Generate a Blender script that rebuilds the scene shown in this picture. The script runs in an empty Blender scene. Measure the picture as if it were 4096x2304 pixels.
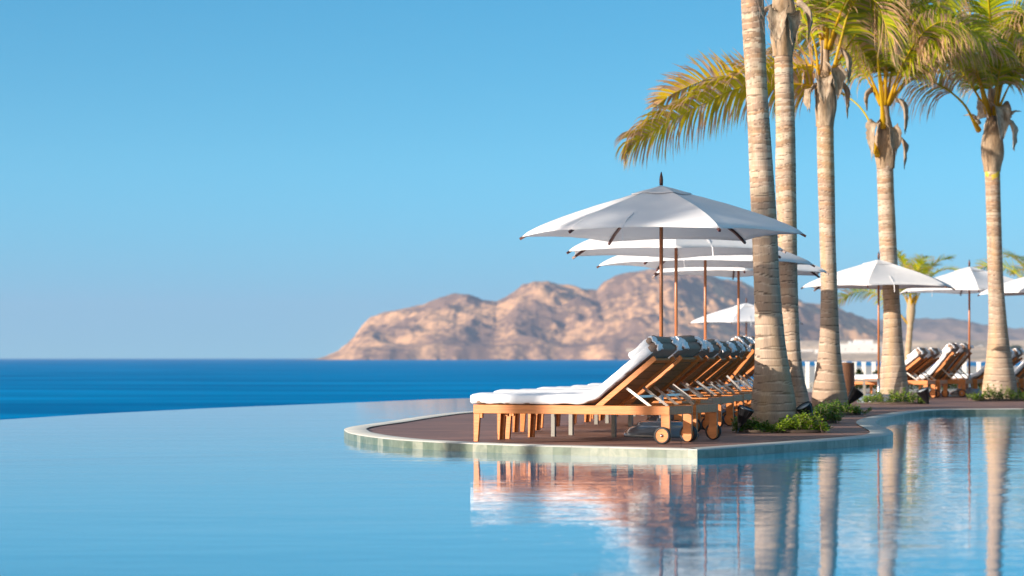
import bpy, bmesh, math, random
from mathutils import Vector, Matrix, noise, Quaternion
R = math.radians
rnd = random.Random(7)
sc = bpy.context.scene
col = sc.collection
# ------------------------------------------------------------ survey of the place
F = 9671.0; HZ = 1431.0; EYE = 0.85          # eye 0.85 m above the deck, deck is z = 0
def P(px, py, D): return Vector(((px-2048)/F*D, D, EYE+(HZ-py)/F*D))
def G(px, py, z=0.0):
    D = F*(EYE-z)/(py-HZ); return Vector(((px-2048)/F*D, D, z))
WATER = -0.073; SEA = -4.15
SUN_AZ = Vector((0.866, 0.5)); SUN_EL = R(14.5)
# ------------------------------------------------------------ materials
M = {}
def newmat(name):
    m = bpy.data.materials.new(name); m.use_nodes = True
    nt = m.node_tree; nt.nodes.clear(); M[name] = m
    out = nt.nodes.new('ShaderNodeOutputMaterial')
    return m, nt, out
def N(nt, t, **kw):
    n = nt.nodes.new(t)
    for k, v in kw.items():
        if k in n.inputs.keys(): n.inputs[k].default_value = v
        else: setattr(n, k, v)
    return n
def ramp(nt, stops, interp='LINEAR'):
    n = nt.nodes.new('ShaderNodeValToRGB'); cr = n.color_ramp; cr.interpolation = interp
    while len(cr.elements) < len(stops): cr.elements.new(0.5)
    for e, (p, c) in zip(cr.elements, stops):
        e.position = p; e.color = (c[0], c[1], c[2], 1) if hasattr(c, '__len__') else (c, c, c, 1)
    return n
def simple(name, c1, c2=None, rough=0.6, scale=8.0, stretch=(1,1,1), bump=0.0, bscale=None, metal=0.0, spec=0.5, transl=0.0, detail=4.0, coord='Object', coat=0.0):
    m, nt, out = newmat(name); L = nt.links.new
    b = N(nt, 'ShaderNodeBsdfPrincipled'); b.inputs['Roughness'].default_value = rough
    b.inputs['Metallic'].default_value = metal; b.inputs['Specular IOR Level'].default_value = spec
    b.inputs['Coat Weight'].default_value = coat
    tc = N(nt, 'ShaderNodeTexCoord'); mp = N(nt, 'ShaderNodeMapping'); mp.inputs['Scale'].default_value = stretch
    L(tc.outputs[coord], mp.inputs['Vector'])
    nz = N(nt, 'ShaderNodeTexNoise'); nz.inputs['Scale'].default_value = scale; nz.inputs['Detail'].default_value = detail
    L(mp.outputs['Vector'], nz.inputs['Vector'])
    c2 = c2 or tuple(x*0.8 for x in c1)
    rp = ramp(nt, [(0.3, c2), (0.7, c1)]); L(nz.outputs['Fac'], rp.inputs['Fac'])
    L(rp.outputs['Color'], b.inputs['Base Color'])
    if bump:
        n2 = N(nt, 'ShaderNodeTexNoise'); n2.inputs['Scale'].default_value = bscale or scale*3; n2.inputs['Detail'].default_value = 3
        L(mp.outputs['Vector'], n2.inputs['Vector'])
        bp = N(nt, 'ShaderNodeBump'); bp.inputs['Strength'].default_value = bump; bp.inputs['Distance'].default_value = 0.01
        L(n2.outputs['Fac'], bp.inputs['Height']); L(bp.outputs['Normal'], b.inputs['Normal'])
    if transl:
        t = N(nt, 'ShaderNodeBsdfTranslucent'); L(rp.outputs['Color'], t.inputs['Color'])
        mx = N(nt, 'ShaderNodeMixShader'); mx.inputs[0].default_value = transl
        L(b.outputs[0], mx.inputs[1]); L(t.outputs[0], mx.inputs[2]); L(mx.outputs[0], out.inputs[0])
    else: L(b.outputs[0], out.inputs[0])
    return m
def attr_mat(name, rough=0.5, transl=0.3, noise_amt=0.25, nscale=6.0, bump=0.0, stretch=(1,1,1), spec=0.4):
    m, nt, out = newmat(name); L = nt.links.new
    at = N(nt, 'ShaderNodeAttribute'); at.attribute_name = 'Col'
    tc = N(nt, 'ShaderNodeTexCoord'); mp = N(nt, 'ShaderNodeMapping'); mp.inputs['Scale'].default_value = stretch
    L(tc.outputs['Object'], mp.inputs['Vector'])
    nz = N(nt, 'ShaderNodeTexNoise'); nz.inputs['Scale'].default_value = nscale; nz.inputs['Detail'].default_value = 6
    L(mp.outputs['Vector'], nz.inputs['Vector'])
    rp = ramp(nt, [(0.3, 1-noise_amt), (0.7, 1+noise_amt*0.3)]); L(nz.outputs['Fac'], rp.inputs['Fac'])
    mx = N(nt, 'ShaderNodeMix'); mx.data_type = 'RGBA'; mx.blend_type = 'MULTIPLY'; mx.inputs[0].default_value = 1.0
    L(at.outputs['Color'], mx.inputs[6]); L(rp.outputs['Color'], mx.inputs[7])
    b = N(nt, 'ShaderNodeBsdfPrincipled'); b.inputs['Roughness'].default_value = rough; b.inputs['Specular IOR Level'].default_value = spec
    L(mx.outputs[2], b.inputs['Base Color'])
    if bump:
        bp = N(nt, 'ShaderNodeBump'); bp.inputs['Strength'].default_value = bump; bp.inputs['Distance'].default_value = 0.01
        L(nz.outputs['Fac'], bp.inputs['Height']); L(bp.outputs['Normal'], b.inputs['Normal'])
    if transl:
        t = N(nt, 'ShaderNodeBsdfTranslucent'); L(mx.outputs[2], t.inputs['Color'])
        ms = N(nt, 'ShaderNodeMixShader'); ms.inputs[0].default_value = transl
        L(b.outputs[0], ms.inputs[1]); L(t.outputs[0], ms.inputs[2]); L(ms.outputs[0], out.inputs[0])
    else: L(b.outputs[0], out.inputs[0])
    return m
simple('teak', (0.66,0.225,0.052), (0.46,0.145,0.03), rough=0.45, scale=3.0, stretch=(1.2,14,14), bump=0.15, bscale=9)
simple('teak_board', (0.44,0.18,0.055), (0.30,0.12,0.038), rough=0.5, scale=4.0, stretch=(6,1.2,6), bump=0.15)
simple('pole_wood', (0.42,0.15,0.055), (0.30,0.10,0.04), rough=0.35, scale=5, stretch=(8,8,.6))
simple('dark_wood', (0.12,0.035,0.02), (0.07,0.02,0.015), rough=0.4, scale=6)
simple('finial_metal', (0.10,0.045,0.035), (0.06,0.03,0.025), rough=0.35, metal=0.6)
simple('canvas', (0.87,0.87,0.885), (0.83,0.83,0.85), rough=0.9, scale=3.0, bump=0.3, bscale=7, transl=0.30, spec=0.15)
simple('towel', (0.86,0.86,0.88), (0.80,0.80,0.83), rough=0.95, scale=6.0, bump=0.5, bscale=14, spec=0.1)
simple('taupe_fabric', (0.36,0.255,0.20), (0.28,0.20,0.16), rough=0.9, scale=9, bump=0.4, bscale=20, spec=0.15)
simple('steel', (0.62,0.62,0.60), (0.5,0.5,0.5), rough=0.28, metal=1.0)
simple('grey_paint', (0.24,0.23,0.20), (0.20,0.19,0.17), rough=0.5, scale=5)
simple('base_paint', (0.18,0.20,0.22), (0.14,0.16,0.18), rough=0.22, scale=4, coat=0.3)
simple('rubber', (0.02,0.02,0.022), (0.012,0.012,0.014), rough=0.6)
simple('black_plastic', (0.012,0.012,0.014), (0.008,0.008,0.01), rough=0.35)
simple('lens', (0.45,0.5,0.55), (0.35,0.4,0.45), rough=0.1)
simple('pale_stone', (0.60,0.56,0.50), (0.46,0.43,0.38), rough=0.75, scale=3.0, bump=0.2)
simple('sand_stone', (0.55,0.50,0.43), (0.40,0.36,0.31), rough=0.85, scale=0.6)
simple('white_wall', (0.80,0.78,0.74), (0.70,0.68,0.64), rough=0.8, scale=0.4)
simple('window_glass', (0.08,0.10,0.12), (0.05,0.06,0.08), rough=0.1)
simple('concrete', (0.42,0.40,0.36), (0.30,0.29,0.26), rough=0.85, scale=1.0)
simple('wicker', (0.20,0.085,0.04), (0.10,0.045,0.02), rough=0.6, scale=30, stretch=(1,1,6), bump=0.6)
simple('soil', (0.10,0.07,0.05), (0.06,0.04,0.03), rough=0.95, scale=20, bump=0.5)
simple('red_fabric', (0.5,0.03,0.02), (0.4,0.02,0.015), rough=0.7)
attr_mat('palm_leaf', rough=0.45, transl=0.50, noise_amt=0.12, nscale=5)
attr_mat('shrub_leaf', rough=0.30, transl=0.25, noise_amt=0.25, nscale=9)
attr_mat('trunk_bark', rough=0.85, transl=0, noise_amt=0.24, nscale=34, bump=0.2, stretch=(5,5,0.3), spec=0.2)
attr_mat('sheath_fibre', rough=0.85, transl=0.08, noise_amt=0.45, nscale=9, bump=0.5, stretch=(5,5,1), spec=0.2)
def deck_mat():
    m, nt, out = newmat('deck_boards'); L = nt.links.new
    tc = N(nt, 'ShaderNodeTexCoord'); mp = N(nt, 'ShaderNodeMapping'); mp.inputs['Rotation'].default_value = (0,0,R(4))
    L(tc.outputs['Object'], mp.inputs['Vector'])
    br = N(nt, 'ShaderNodeTexBrick'); br.inputs['Scale'].default_value = 1.0
    br.inputs['Brick Width'].default_value = 3.6; br.inputs['Row Height'].default_value = 0.145
    br.inputs['Mortar Size'].default_value = 0.005; br.inputs['Bias'].default_value = 0.0
    br.inputs['Color1'].default_value = (0.33,0.18,0.14,1); br.inputs['Color2'].default_value = (0.22,0.13,0.105,1)
    br.inputs['Mortar'].default_value = (0.03,0.02,0.018,1)
    L(mp.outputs['Vector'], br.inputs['Vector'])
    m2 = N(nt, 'ShaderNodeMapping'); m2.inputs['Scale'].default_value = (0.5,5,1); m2.inputs['Rotation'].default_value = (0,0,R(4))
    L(tc.outputs['Object'], m2.inputs['Vector'])
    nz = N(nt, 'ShaderNodeTexNoise'); nz.inputs['Scale'].default_value = 2.2; nz.inputs['Detail'].default_value = 6
    L(m2.outputs['Vector'], nz.inputs['Vector'])
    rp = ramp(nt, [(0.35,(0.5,0.5,0.53)), (0.65,(1.25,1.2,1.15))]); L(nz.outputs['Fac'], rp.inputs['Fac'])
    mx = N(nt, 'ShaderNodeMix'); mx.data_type = 'RGBA'; mx.blend_type = 'MULTIPLY'; mx.inputs[0].default_value = 1
    L(br.outputs['Color'], mx.inputs[6]); L(rp.outputs['Color'], mx.inputs[7])
    b = N(nt, 'ShaderNodeBsdfPrincipled'); b.inputs['Roughness'].default_value = 0.62; b.inputs['Specular IOR Level'].default_value = 0.3
    L(mx.outputs[2], b.inputs['Base Color'])
    bp = N(nt, 'ShaderNodeBump'); bp.inputs['Strength'].default_value = 0.5; bp.inputs['Distance'].default_value = 0.006; bp.invert = True
    L(br.outputs['Fac'], bp.inputs['Height']); L(bp.outputs['Normal'], b.inputs['Normal'])
    L(b.outputs[0], out.inputs[0])
deck_mat()
def tile_mat():
    m, nt, out = newmat('kerb_tile'); L = nt.links.new
    uv = N(nt, 'ShaderNodeUVMap'); uv.uv_map = 'UVMap'
    br = N(nt, 'ShaderNodeTexBrick'); br.inputs['Scale'].default_value = 1.0; br.offset = 0.0
    br.inputs['Brick Width'].default_value = 0.21; br.inputs['Row Height'].default_value = 0.3
    br.inputs['Mortar Size'].default_value = 0.002
    br.inputs['Color1'].default_value = (0.26,0.28,0.23,1); br.inputs['Color2'].default_value = (0.05,0.095,0.065,1)
    br.inputs['Mortar'].default_value = (0.14,0.16,0.14,1)
    L(uv.outputs['UV'], br.inputs['Vector'])
    tc = N(nt, 'ShaderNodeTexCoord')
    nz = N(nt, 'ShaderNodeTexNoise'); nz.inputs['Scale'].default_value = 7; nz.inputs['Detail'].default_value = 5; nz.inputs['Distortion'].default_value = 1.2
    L(tc.outputs['Object'], nz.inputs['Vector'])
    rp = ramp(nt, [(0.32,(0.62,0.66,0.62)), (0.55,(0.95,0.95,0.92)), (0.68,(1.25,1.12,1.05))]); L(nz.outputs['Fac'], rp.inputs['Fac'])
    mx = N(nt, 'ShaderNodeMix'); mx.data_type = 'RGBA'; mx.blend_type = 'MULTIPLY'; mx.inputs[0].default_value = 1
    L(br.outputs['Color'], mx.inputs[6]); L(rp.outputs['Color'], mx.inputs[7])
    b = N(nt, 'ShaderNodeBsdfPrincipled'); b.inputs['Roughness'].default_value = 0.35
    L(mx.outputs[2], b.inputs['Base Color'])
    L(b.outputs[0], out.inputs[0])
tile_mat()
def kerb_top_mat():
    m, nt, out = newmat('kerb_stone'); L = nt.links.new
    uv = N(nt, 'ShaderNodeUVMap'); uv.uv_map = 'UVMap'
    br = N(nt, 'ShaderNodeTexBrick'); br.inputs['Scale'].default_value = 1.0; br.offset = 0.0
    br.inputs['Brick Width'].default_value = 0.42; br.inputs['Row Height'].default_value = 2.0
    br.inputs['Mortar Size'].default_value = 0.004
    br.inputs['Color1'].default_value = (0.54,0.52,0.47,1); br.inputs['Color2'].default_value = (0.42,0.42,0.385,1)
    br.inputs['Mortar'].default_value = (0.25,0.24,0.22,1)
    L(uv.outputs['UV'], br.inputs['Vector'])
    b = N(nt, 'ShaderNodeBsdfPrincipled'); b.inputs['Roughness'].default_value = 0.6
    L(br.outputs['Color'], b.inputs['Base Color']); L(b.outputs[0], out.inputs[0])
kerb_top_mat()
def water_mat(name, base, rough, layers, spec=0.5, base2=None, ior=1.333, nscale=0.02, calm=None):
    m, nt, out = newmat(name); L = nt.links.new
    b = N(nt, 'ShaderNodeBsdfPrincipled'); b.inputs['Roughness'].default_value = rough
    b.inputs['IOR'].default_value = ior; b.inputs['Specular IOR Level'].default_value = spec
    tc = N(nt, 'ShaderNodeTexCoord')
    n0 = N(nt, 'ShaderNodeTexNoise'); n0.inputs['Scale'].default_value = nscale; n0.inputs['Detail'].default_value = 5
    mp0 = N(nt, 'ShaderNodeMapping'); mp0.inputs['Scale'].default_value = (0.25,1,1)
    L(tc.outputs['Object'], mp0.inputs['Vector']); L(mp0.outputs['Vector'], n0.inputs['Vector'])
    rp = ramp(nt, [(0.35, base), (0.65, base2 or base)]); L(n0.outputs['Fac'], rp.inputs['Fac'])
    L(rp.outputs['Color'], b.inputs['Base Color'])
    prev = None
    for (sx, sy, rot, dist, det, strength) in layers:
        mp = N(nt, 'ShaderNodeMapping'); mp.inputs['Scale'].default_value = (sx, sy, 1); mp.inputs['Rotation'].default_value = (0,0,R(rot))
        L(tc.outputs['Object'], mp.inputs['Vector'])
        nz = N(nt, 'ShaderNodeTexNoise'); nz.inputs['Scale'].default_value = 1.0; nz.inputs['Detail'].default_value = det
        nz.inputs['Roughness'].default_value = 0.5
        L(mp.outputs['Vector'], nz.inputs['Vector'])
        bp = N(nt, 'ShaderNodeBump'); bp.inputs['Distance'].default_value = dist; bp.inputs['Strength'].default_value = strength
        L(nz.outputs['Fac'], bp.inputs['Height'])
        if calm:
            # the breeze ruffles the water east of the deck more than the sheltered west side
            sx_ = N(nt, 'ShaderNodeSeparateXYZ'); L(tc.outputs['Object'], sx_.inputs[0])
            mr = N(nt, 'ShaderNodeMapRange'); mr.inputs['From Min'].default_value = calm[0]; mr.inputs['From Max'].default_value = calm[1]
            mr.inputs['To Min'].default_value = calm[2]*strength; mr.inputs['To Max'].default_value = strength
            L(sx_.outputs['X'], mr.inputs['Value']); L(mr.outputs['Result'], bp.inputs['Strength'])
        if prev: L(prev.outputs['Normal'], bp.inputs['Normal'])
        prev = bp
    L(prev.outputs['Normal'], b.inputs['Normal'])
    L(b.outputs[0], out.inputs[0])
water_mat('pool_surface', (0.0,0.21,0.38), 0.015, [(0.35,1.0,-14,0.011,2,0.7), (1.3,3.2,6,0.0030,3,0.7), (4.5,13,-5,0.0021,2,0.7)], base2=(0.0,0.24,0.43), nscale=0.3, calm=(-2.5,3.0,0.5))
water_mat('sea_surface', (0.0,0.145,0.35), 0.40, [(0.08,0.22,4,0.5,6,0.5)], spec=0.0, base2=(0.0,0.27,0.57), nscale=0.045)
def rock_mat(name, lit, scrub, ns, thr=(0.42,0.58)):
    m, nt, out = newmat(name); L = nt.links.new
    tc = N(nt, 'ShaderNodeTexCoord'); 
    n1 = N(nt, 'ShaderNodeTexNoise'); n1.inputs['Scale'].default_value = ns; n1.inputs['Detail'].default_value = 8; n1.inputs['Roughness'].default_value = 0.62
    n2 = N(nt, 'ShaderNodeTexNoise'); n2.inputs['Scale'].default_value = ns*9; n2.inputs['Detail'].default_value = 6
    L(tc.outputs['Object'], n1.inputs['Vector']); L(tc.outputs['Object'], n2.inputs['Vector'])
    ad = N(nt, 'ShaderNodeMath'); ad.operation = 'MULTIPLY_ADD'; ad.inputs[1].default_value = 0.45; L(n2.outputs['Fac'], ad.inputs[0])
    sb = N(nt, 'ShaderNodeMath'); sb.operation = 'SUBTRACT'; sb.inputs[1].default_value = 0.225
    L(n1.outputs['Fac'], ad.inputs[2]); L(ad.outputs[0], sb.inputs[0])
    rp = ramp(nt, [(thr[0], scrub), (thr[1], lit)]); L(sb.outputs[0], rp.inputs['Fac'])  # scrub and bare ground, the land's own two colours, mixed by noise
    b = N(nt, 'ShaderNodeBsdfPrincipled'); b.inputs['Roughness'].default_value = 0.95; b.inputs['Specular IOR Level'].default_value = 0.1
    L(rp.outputs['Color'], b.inputs['Base Color'])
    L(b.outputs[0], out.inputs[0])
rock_mat('headland_rock', (0.62,0.36,0.19), (0.21,0.13,0.09), 0.006, (0.45,0.62))
rock_mat('hill_rock', (0.30,0.21,0.16), (0.16,0.12,0.10), 0.004)
rock_mat('coast_soil', (0.60,0.45,0.31), (0.34,0.27,0.19), 0.012)

# ------------------------------------------------------------ mesh builder
class MB:
    def __init__(s): s.v=[]; s.f=[]; s.mi=[]; s.sm=[]; s.c=[]; s.uv=[]
    def vert(s, p, c=None): s.v.append(tuple(p)); s.c.append(c or (1,1,1)); return len(s.v)-1
    def face(s, idx, mi=0, sm=False, uv=None): s.f.append(tuple(idx)); s.mi.append(mi); s.sm.append(sm); s.uv.append(uv)
    def hexa(s, P8, mi=0, sm=False):   # P8: bottom 4 ccw, top 4 ccw
        b = [s.vert(p) for p in P8]
        for q in ((3,2,1,0),(4,5,6,7),(0,1,5,4),(1,2,6,5),(2,3,7,6),(3,0,4,7)): s.face([b[i] for i in q], mi, sm)
    def box(s, x0,x1,y0,y1,z0,z1, mi=0, taper=None):
        s.hexa([(x0,y0,z0),(x1,y0,z0),(x1,y1,z0),(x0,y1,z0),(x0,y0,z1),(x1,y0,z1),(x1,y1,z1),(x0,y1,z1)], mi)
    def beam(s, a, b, w, h, up=(0,0,1), mi=0, w2=None, h2=None):
        a = Vector(a); b = Vector(b); d = (b-a).normalized(); u = Vector(up)
        x = d.cross(u).normalized(); z = x.cross(d).normalized()
        w2 = w if w2 is None else w2; h2 = h if h2 is None else h2
        P8 = []
        for (o, ww, hh) in ((a,w,h),(b,w2,h2)):
            P8 += [o-x*ww/2-z*hh/2, o+x*ww/2-z*hh/2, o+x*ww/2+z*hh/2, o-x*ww/2+z*hh/2]
        b_ = [s.vert(p) for p in P8]
        for q in ((3,2,1,0),(4,5,6,7),(0,1,5,4),(1,2,6,5),(2,3,7,6),(3,0,4,7)): s.face([b_[i] for i in q], mi)
    def tube(s, pts, rad, n=10, mi=0, sm=True, cols=None, cap=True, squash=1.0):
        pts = [Vector(p) for p in pts]; rings = []
        if not hasattr(rad, '__len__'): rad = [rad]*len(pts)
        ref = None
        for i, p in enumerate(pts):
            t = (pts[min(i+1,len(pts)-1)]-pts[max(i-1,0)]).normalized()
            if ref is None: ref = t.orthogonal().normalized()
            ref = (ref - t*ref.dot(t)).normalized(); bi = t.cross(ref)
            rings.append([s.vert(p+(ref*math.cos(2*math.pi*k/n)+bi*math.sin(2*math.pi*k/n)*squash)*rad[i], cols[i] if cols else None) for k in range(n)])
        for i in range(len(rings)-1):
            for k in range(n): s.face((rings[i][k],rings[i][(k+1)%n],rings[i+1][(k+1)%n],rings[i+1][k]), mi, sm)
        if cap:
            s.face(rings[0][::-1], mi); s.face(rings[-1], mi)
    def lathe(s, prof, n=32, mi=0, sm=True, o=(0,0,0), axis='Z', cap=True):
        rings = []; o = Vector(o)
        for (r, z) in prof:
            ring = []
            for k in range(n):
                a = 2*math.pi*k/n; c, d = math.cos(a)*r, math.sin(a)*r
                ring.append(s.vert(o + (Vector((c,d,z)) if axis=='Z' else Vector((c,z,-d)))))
            rings.append(ring)
        for i in range(len(rings)-1):
            for k in range(n): s.face((rings[i][k],rings[i][(k+1)%n],rings[i+1][(k+1)%n],rings[i+1][k]), mi, sm)
        if cap:
            s.face(rings[0][::-1], mi); s.face(rings[-1], mi)
    def build(s, name, mats, parent=None, loc=None, bevel=0.0, colour=False):
        me = bpy.data.meshes.new(name); me.from_pydata(s.v, [], s.f)
        if not isinstance(mats, (list,tuple)): mats = [mats]
        for m in mats: me.materials.append(M[m])
        me.polygons.foreach_set('material_index', s.mi); me.polygons.foreach_set('use_smooth', s.sm)
        if colour:
            a = me.color_attributes.new('Col', 'FLOAT_COLOR', 'POINT'); buf = []
            for c in s.c: buf += [c[0],c[1],c[2],1.0]
            a.data.foreach_set('color', buf)
        if any(u is not None for u in s.uv):
            l = me.uv_layers.new(name='UVMap')
            for p, u in zip(me.polygons, s.uv):
                if u is not None:
                    for li, q in zip(p.loop_indices, u): l.data[li].uv = q
        if bevel:
            bm = bmesh.new(); bm.from_mesh(me)
            es = [e for e in bm.edges if len(e.link_faces)==2 and e.calc_face_angle(0) > 0.6]
            bmesh.ops.bevel(bm, geom=es, offset=bevel, segments=2, profile=0.5, affect='EDGES', clamp_overlap=True)
            bm.to_mesh(me); bm.free()
        me.update()
        ob = bpy.data.objects.new(name, me); col.objects.link(ob)
        if parent: ob.parent = parent
        if loc is not None: ob.location = loc
        return ob
def tag(o, label=None, cat=None, group=None, kind=None):
    if label: o['label'] = label
    if cat: o['category'] = cat
    if group: o['group'] = group
    if kind: o['kind'] = kind
    return o
def empty(name, loc, rz=0, label=None, cat=None, group=None):
    o = bpy.data.objects.new(name, None); o.empty_display_size = 0.2
    col.objects.link(o); o.location = loc; o.rotation_euler = (0,0,rz)
    return tag(o, label, cat, group)
def copy_tree(o, parent=None, top=True):
    c = o.copy(); col.objects.link(c)
    if top:
        for k in ('label','group'):
            if k in c: del c[k]
    else: c.parent = parent
    for ch in list(kids.get(o.name, [])):
        d = copy_tree(ch, c, False)
    kids[c.name] = [x for x in col.objects if x.parent == c] if kids.get(o.name) else []
    return c
kids = {}
def index_kids():
    for o in list(col.objects):
        if o.parent: 
            kids.setdefault(o.parent.name, [])
            if o not in kids[o.parent.name]: kids[o.parent.name].append(o)
def catmull(pts, n):
    pts = [Vector(p) for p in pts]; q = [pts[0]*2-pts[1]] + pts + [pts[-1]*2-pts[-2]]; out = []
    m = len(pts)-1
    for i in range(n+1):
        t = i/n*m; k = min(int(t), m-1); u = t-k; a,b,c,d = q[k:k+4]
        out.append(0.5*((2*b)+(c-a)*u+(2*a-5*b+4*c-d)*u*u+(3*b-a-3*c+d)*u**3))
    return out
def lerp_tab(tab, x):
    if x <= tab[0][0]: return tab[0][1]
    for (a, va), (b, vb) in zip(tab, tab[1:]):
        if x <= b: return va+(vb-va)*(x-a)/(b-a)
    return tab[-1][1]
def sstep(a, b, x):
    t = max(0, min(1, (x-a)/(b-a))); return t*t*(3-2*t)
def fn(x, y, z=0): return noise.noise(Vector((x,y,z)))

# ------------------------------------------------------------ pool, deck, kerb
outer_px = [(1378,1723),(1384,1728),(1400,1735),(1463,1747),(1572,1760),(1700,1769),(1892,1778),(2115,1786),(2387,1793),(2600,1798.5),(2789,1802.6),
            (2900,1796),(3025,1787),(3242,1771),(3400,1759),(3490,1751),(3550,1744),(3571,1737),(3569,1728),(3545,1715),(3518,1703),(3506,1694),(3510,1685),(3535,1675),(3594,1662),(3648,1652.5),
            (3703,1646),(3773,1641),(3892,1639),(4096,1637.5)]
front = [G(a,b) for a,b in outer_px]
back = [G(a,b) for a,b in [(1376,1719),(1385,1715),(1409,1709),(1470,1700),(1545,1690),(1653,1673),(1778,1656.5),(1890,1647)]]
back_far = [Vector(p) for p in [(0.1,41.5,0),(0.9,45.5,0),(1.9,50,0),(3.2,54,0),(5.2,57,0)]]
def densify(pts, step, sharp=()):
    out = []; 
    res = catmull(pts, max(4, len(pts)*8))
    acc = [res[0]]
    for p in res[1:]:
        if (p-acc[-1]).length >= step: acc.append(p)
    return acc
ci = 10
line_front = densify(front[:ci+1], 0.12) ; line_front[-1] = front[ci]
line_right = densify(front[ci:], 0.12)
line_back = densify([front[0]]+back+back_far, 0.2)
kerb_line = line_back[::-1][:-1] + line_front + line_right[1:]          # water side runs on the outside
right_out = [Vector((22,39.5,0))]
def inward(line, w):
    out = []
    for i, p in enumerate(line):
        t = (line[min(i+1,len(line)-1)]-line[max(i-1,0)]); t.z = 0; t.normalize()
        n = Vector((-t.y, t.x, 0)); out.append(p+n*w)
    return out
# direction: back(far)->tip->front->right : the deck lies to the left of travel
KW = 0.26
inner = inward(kerb_line, KW)
kb = MB(); arc = 0.0; io=[];ii=[];ib=[];ibf=[]
us = [0.0]
for a,b in zip(kerb_line, kerb_line[1:]): us.append(us[-1]+(b-a).length)
for p,q in zip(kerb_line, inner):
    o_ = (p-q).normalized()
    io.append(kb.vert((p.x-o_.x*.008,p.y-o_.y*.008,0.012))); ii.append(kb.vert((q.x,q.y,0.012)))
    ib.append(kb.vert((p.x,p.y,0.002))); ibf.append(kb.vert((p.x,p.y,-0.5)))
for i in range(len(kerb_line)-1):
    u0,u1 = us[i],us[i+1]
    kb.face((io[i],io[i+1],ii[i+1],ii[i]), 1, True, [(u0,0),(u1,0),(u1,.26),(u0,.26)])
    kb.face((ib[i],ib[i+1],io[i+1],io[i]), 1, False, [(u0,0),(u1,0),(u1,.02),(u0,.02)])
    kb.face((ibf[i],ibf[i+1],ib[i+1],ib[i]), 0, False, [(u0,0.03),(u1,.03),(u1,.28),(u0,.28)])
tag(kb.build('pool_kerb', ['kerb_tile','kerb_stone']), kind='structure')
def sheet(name, pts, z, matn, kind='structure', depth=0):
    mb = MB(); idx = [mb.vert((p[0],p[1],z)) for p in pts]; mb.face(idx)
    if depth:
        lo = [mb.vert((p[0],p[1],z-depth)) for p in pts]
        for i in range(len(pts)): j=(i+1)%len(pts); mb.face((lo[i],lo[j],idx[j],idx[i]))
    o = mb.build(name, matn)
    bm = bmesh.new(); bm.from_mesh(o.data)
    bmesh.ops.triangulate(bm, faces=[f for f in bm.faces if len(f.verts)>4])
    bmesh.ops.recalc_face_normals(bm, faces=bm.faces); bm.to_mesh(o.data); bm.free()
    if not depth and o.data.polygons[0].normal.z < 0: o.data.flip_normals()
    return tag(o, kind=kind)
inner_d = [(q.x,q.y) for q in inward(kerb_line, KW-0.006)]
deck_poly = inner_d + [(22,40.2),(24,60),(7,60),]
sheet('deck', deck_poly, 0.0, 'deck_boards')
tag(kids and None or bpy.data.objects['deck'], kind='structure')
# pool water sheet with its knife edge on the sea side
edge_px = [(0,1679),(374,1656),(674,1641),(905,1630),(1400,1611),(1680,1599.5),(1870,1593)]
edge = [G(a,b,WATER) for a,b in edge_px]
ed = densify([Vector((-10.4,14,0)),Vector((-10.2,22,0)),Vector((-9.4,29,0)),Vector((-8.6,33,0))]+edge+[Vector((1.2,59,WATER)),Vector((4.5,61.5,WATER))], 0.4)
pool_poly = [(p.x,p.y) for p in ed] + [(22,61.5),(22,2.5),(-10.4,2.5)]
sheet('pool_water', pool_poly, WATER, 'pool_surface')
pw = MB()
for a,b in zip(ed, ed[1:]):
    i = [pw.vert((a.x,a.y,WATER-0.02)), pw.vert((b.x,b.y,WATER-0.02)), pw.vert((b.x-1.0,b.y+1.0,SEA-1)), pw.vert((a.x-1.0,a.y+1.0,SEA-1))]
    pw.face(i)
tag(pw.build('pool_outer_wall', 'concrete'), kind='structure')
# terrace on the near/left side of the pool (outside the picture; palms there throw the dappled shade)
sheet('near_terrace', [(-40,-14),(30,-14),(30,2.4),(-10.5,2.4),(-10.5,24),(-16,30),(-40,30)], 0.0, 'sand_stone', depth=0.5)
# plaza and beach behind the deck
sheet('plaza_paving', [(5.6,57.1),(7,59.9),(24,59.9),(60,58),(60,78),(9.0,78),(7.4,62)], -0.012, 'sand_stone', depth=0.4)
sheet('lower_terrace', [(3.0,60),(9.2,60),(9.2,76),(5.5,76)], -0.42, 'sand_stone', depth=0.5)
sheet('beach', [(2,58),(60,56),(400,120),(500,1000),(115,1000),(60,500),(22,170),(6,90),(1,66)], -2.6, 'sand_stone', depth=2.5)
sea = MB()
for p in ((-9000,20),(9000,20),(9000,14000),(-9000,14000)): sea.vert((p[0],p[1],SEA))
sea.face((0,1,2,3)); tag(sea.build('sea', 'sea_surface'), kind='structure')

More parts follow.
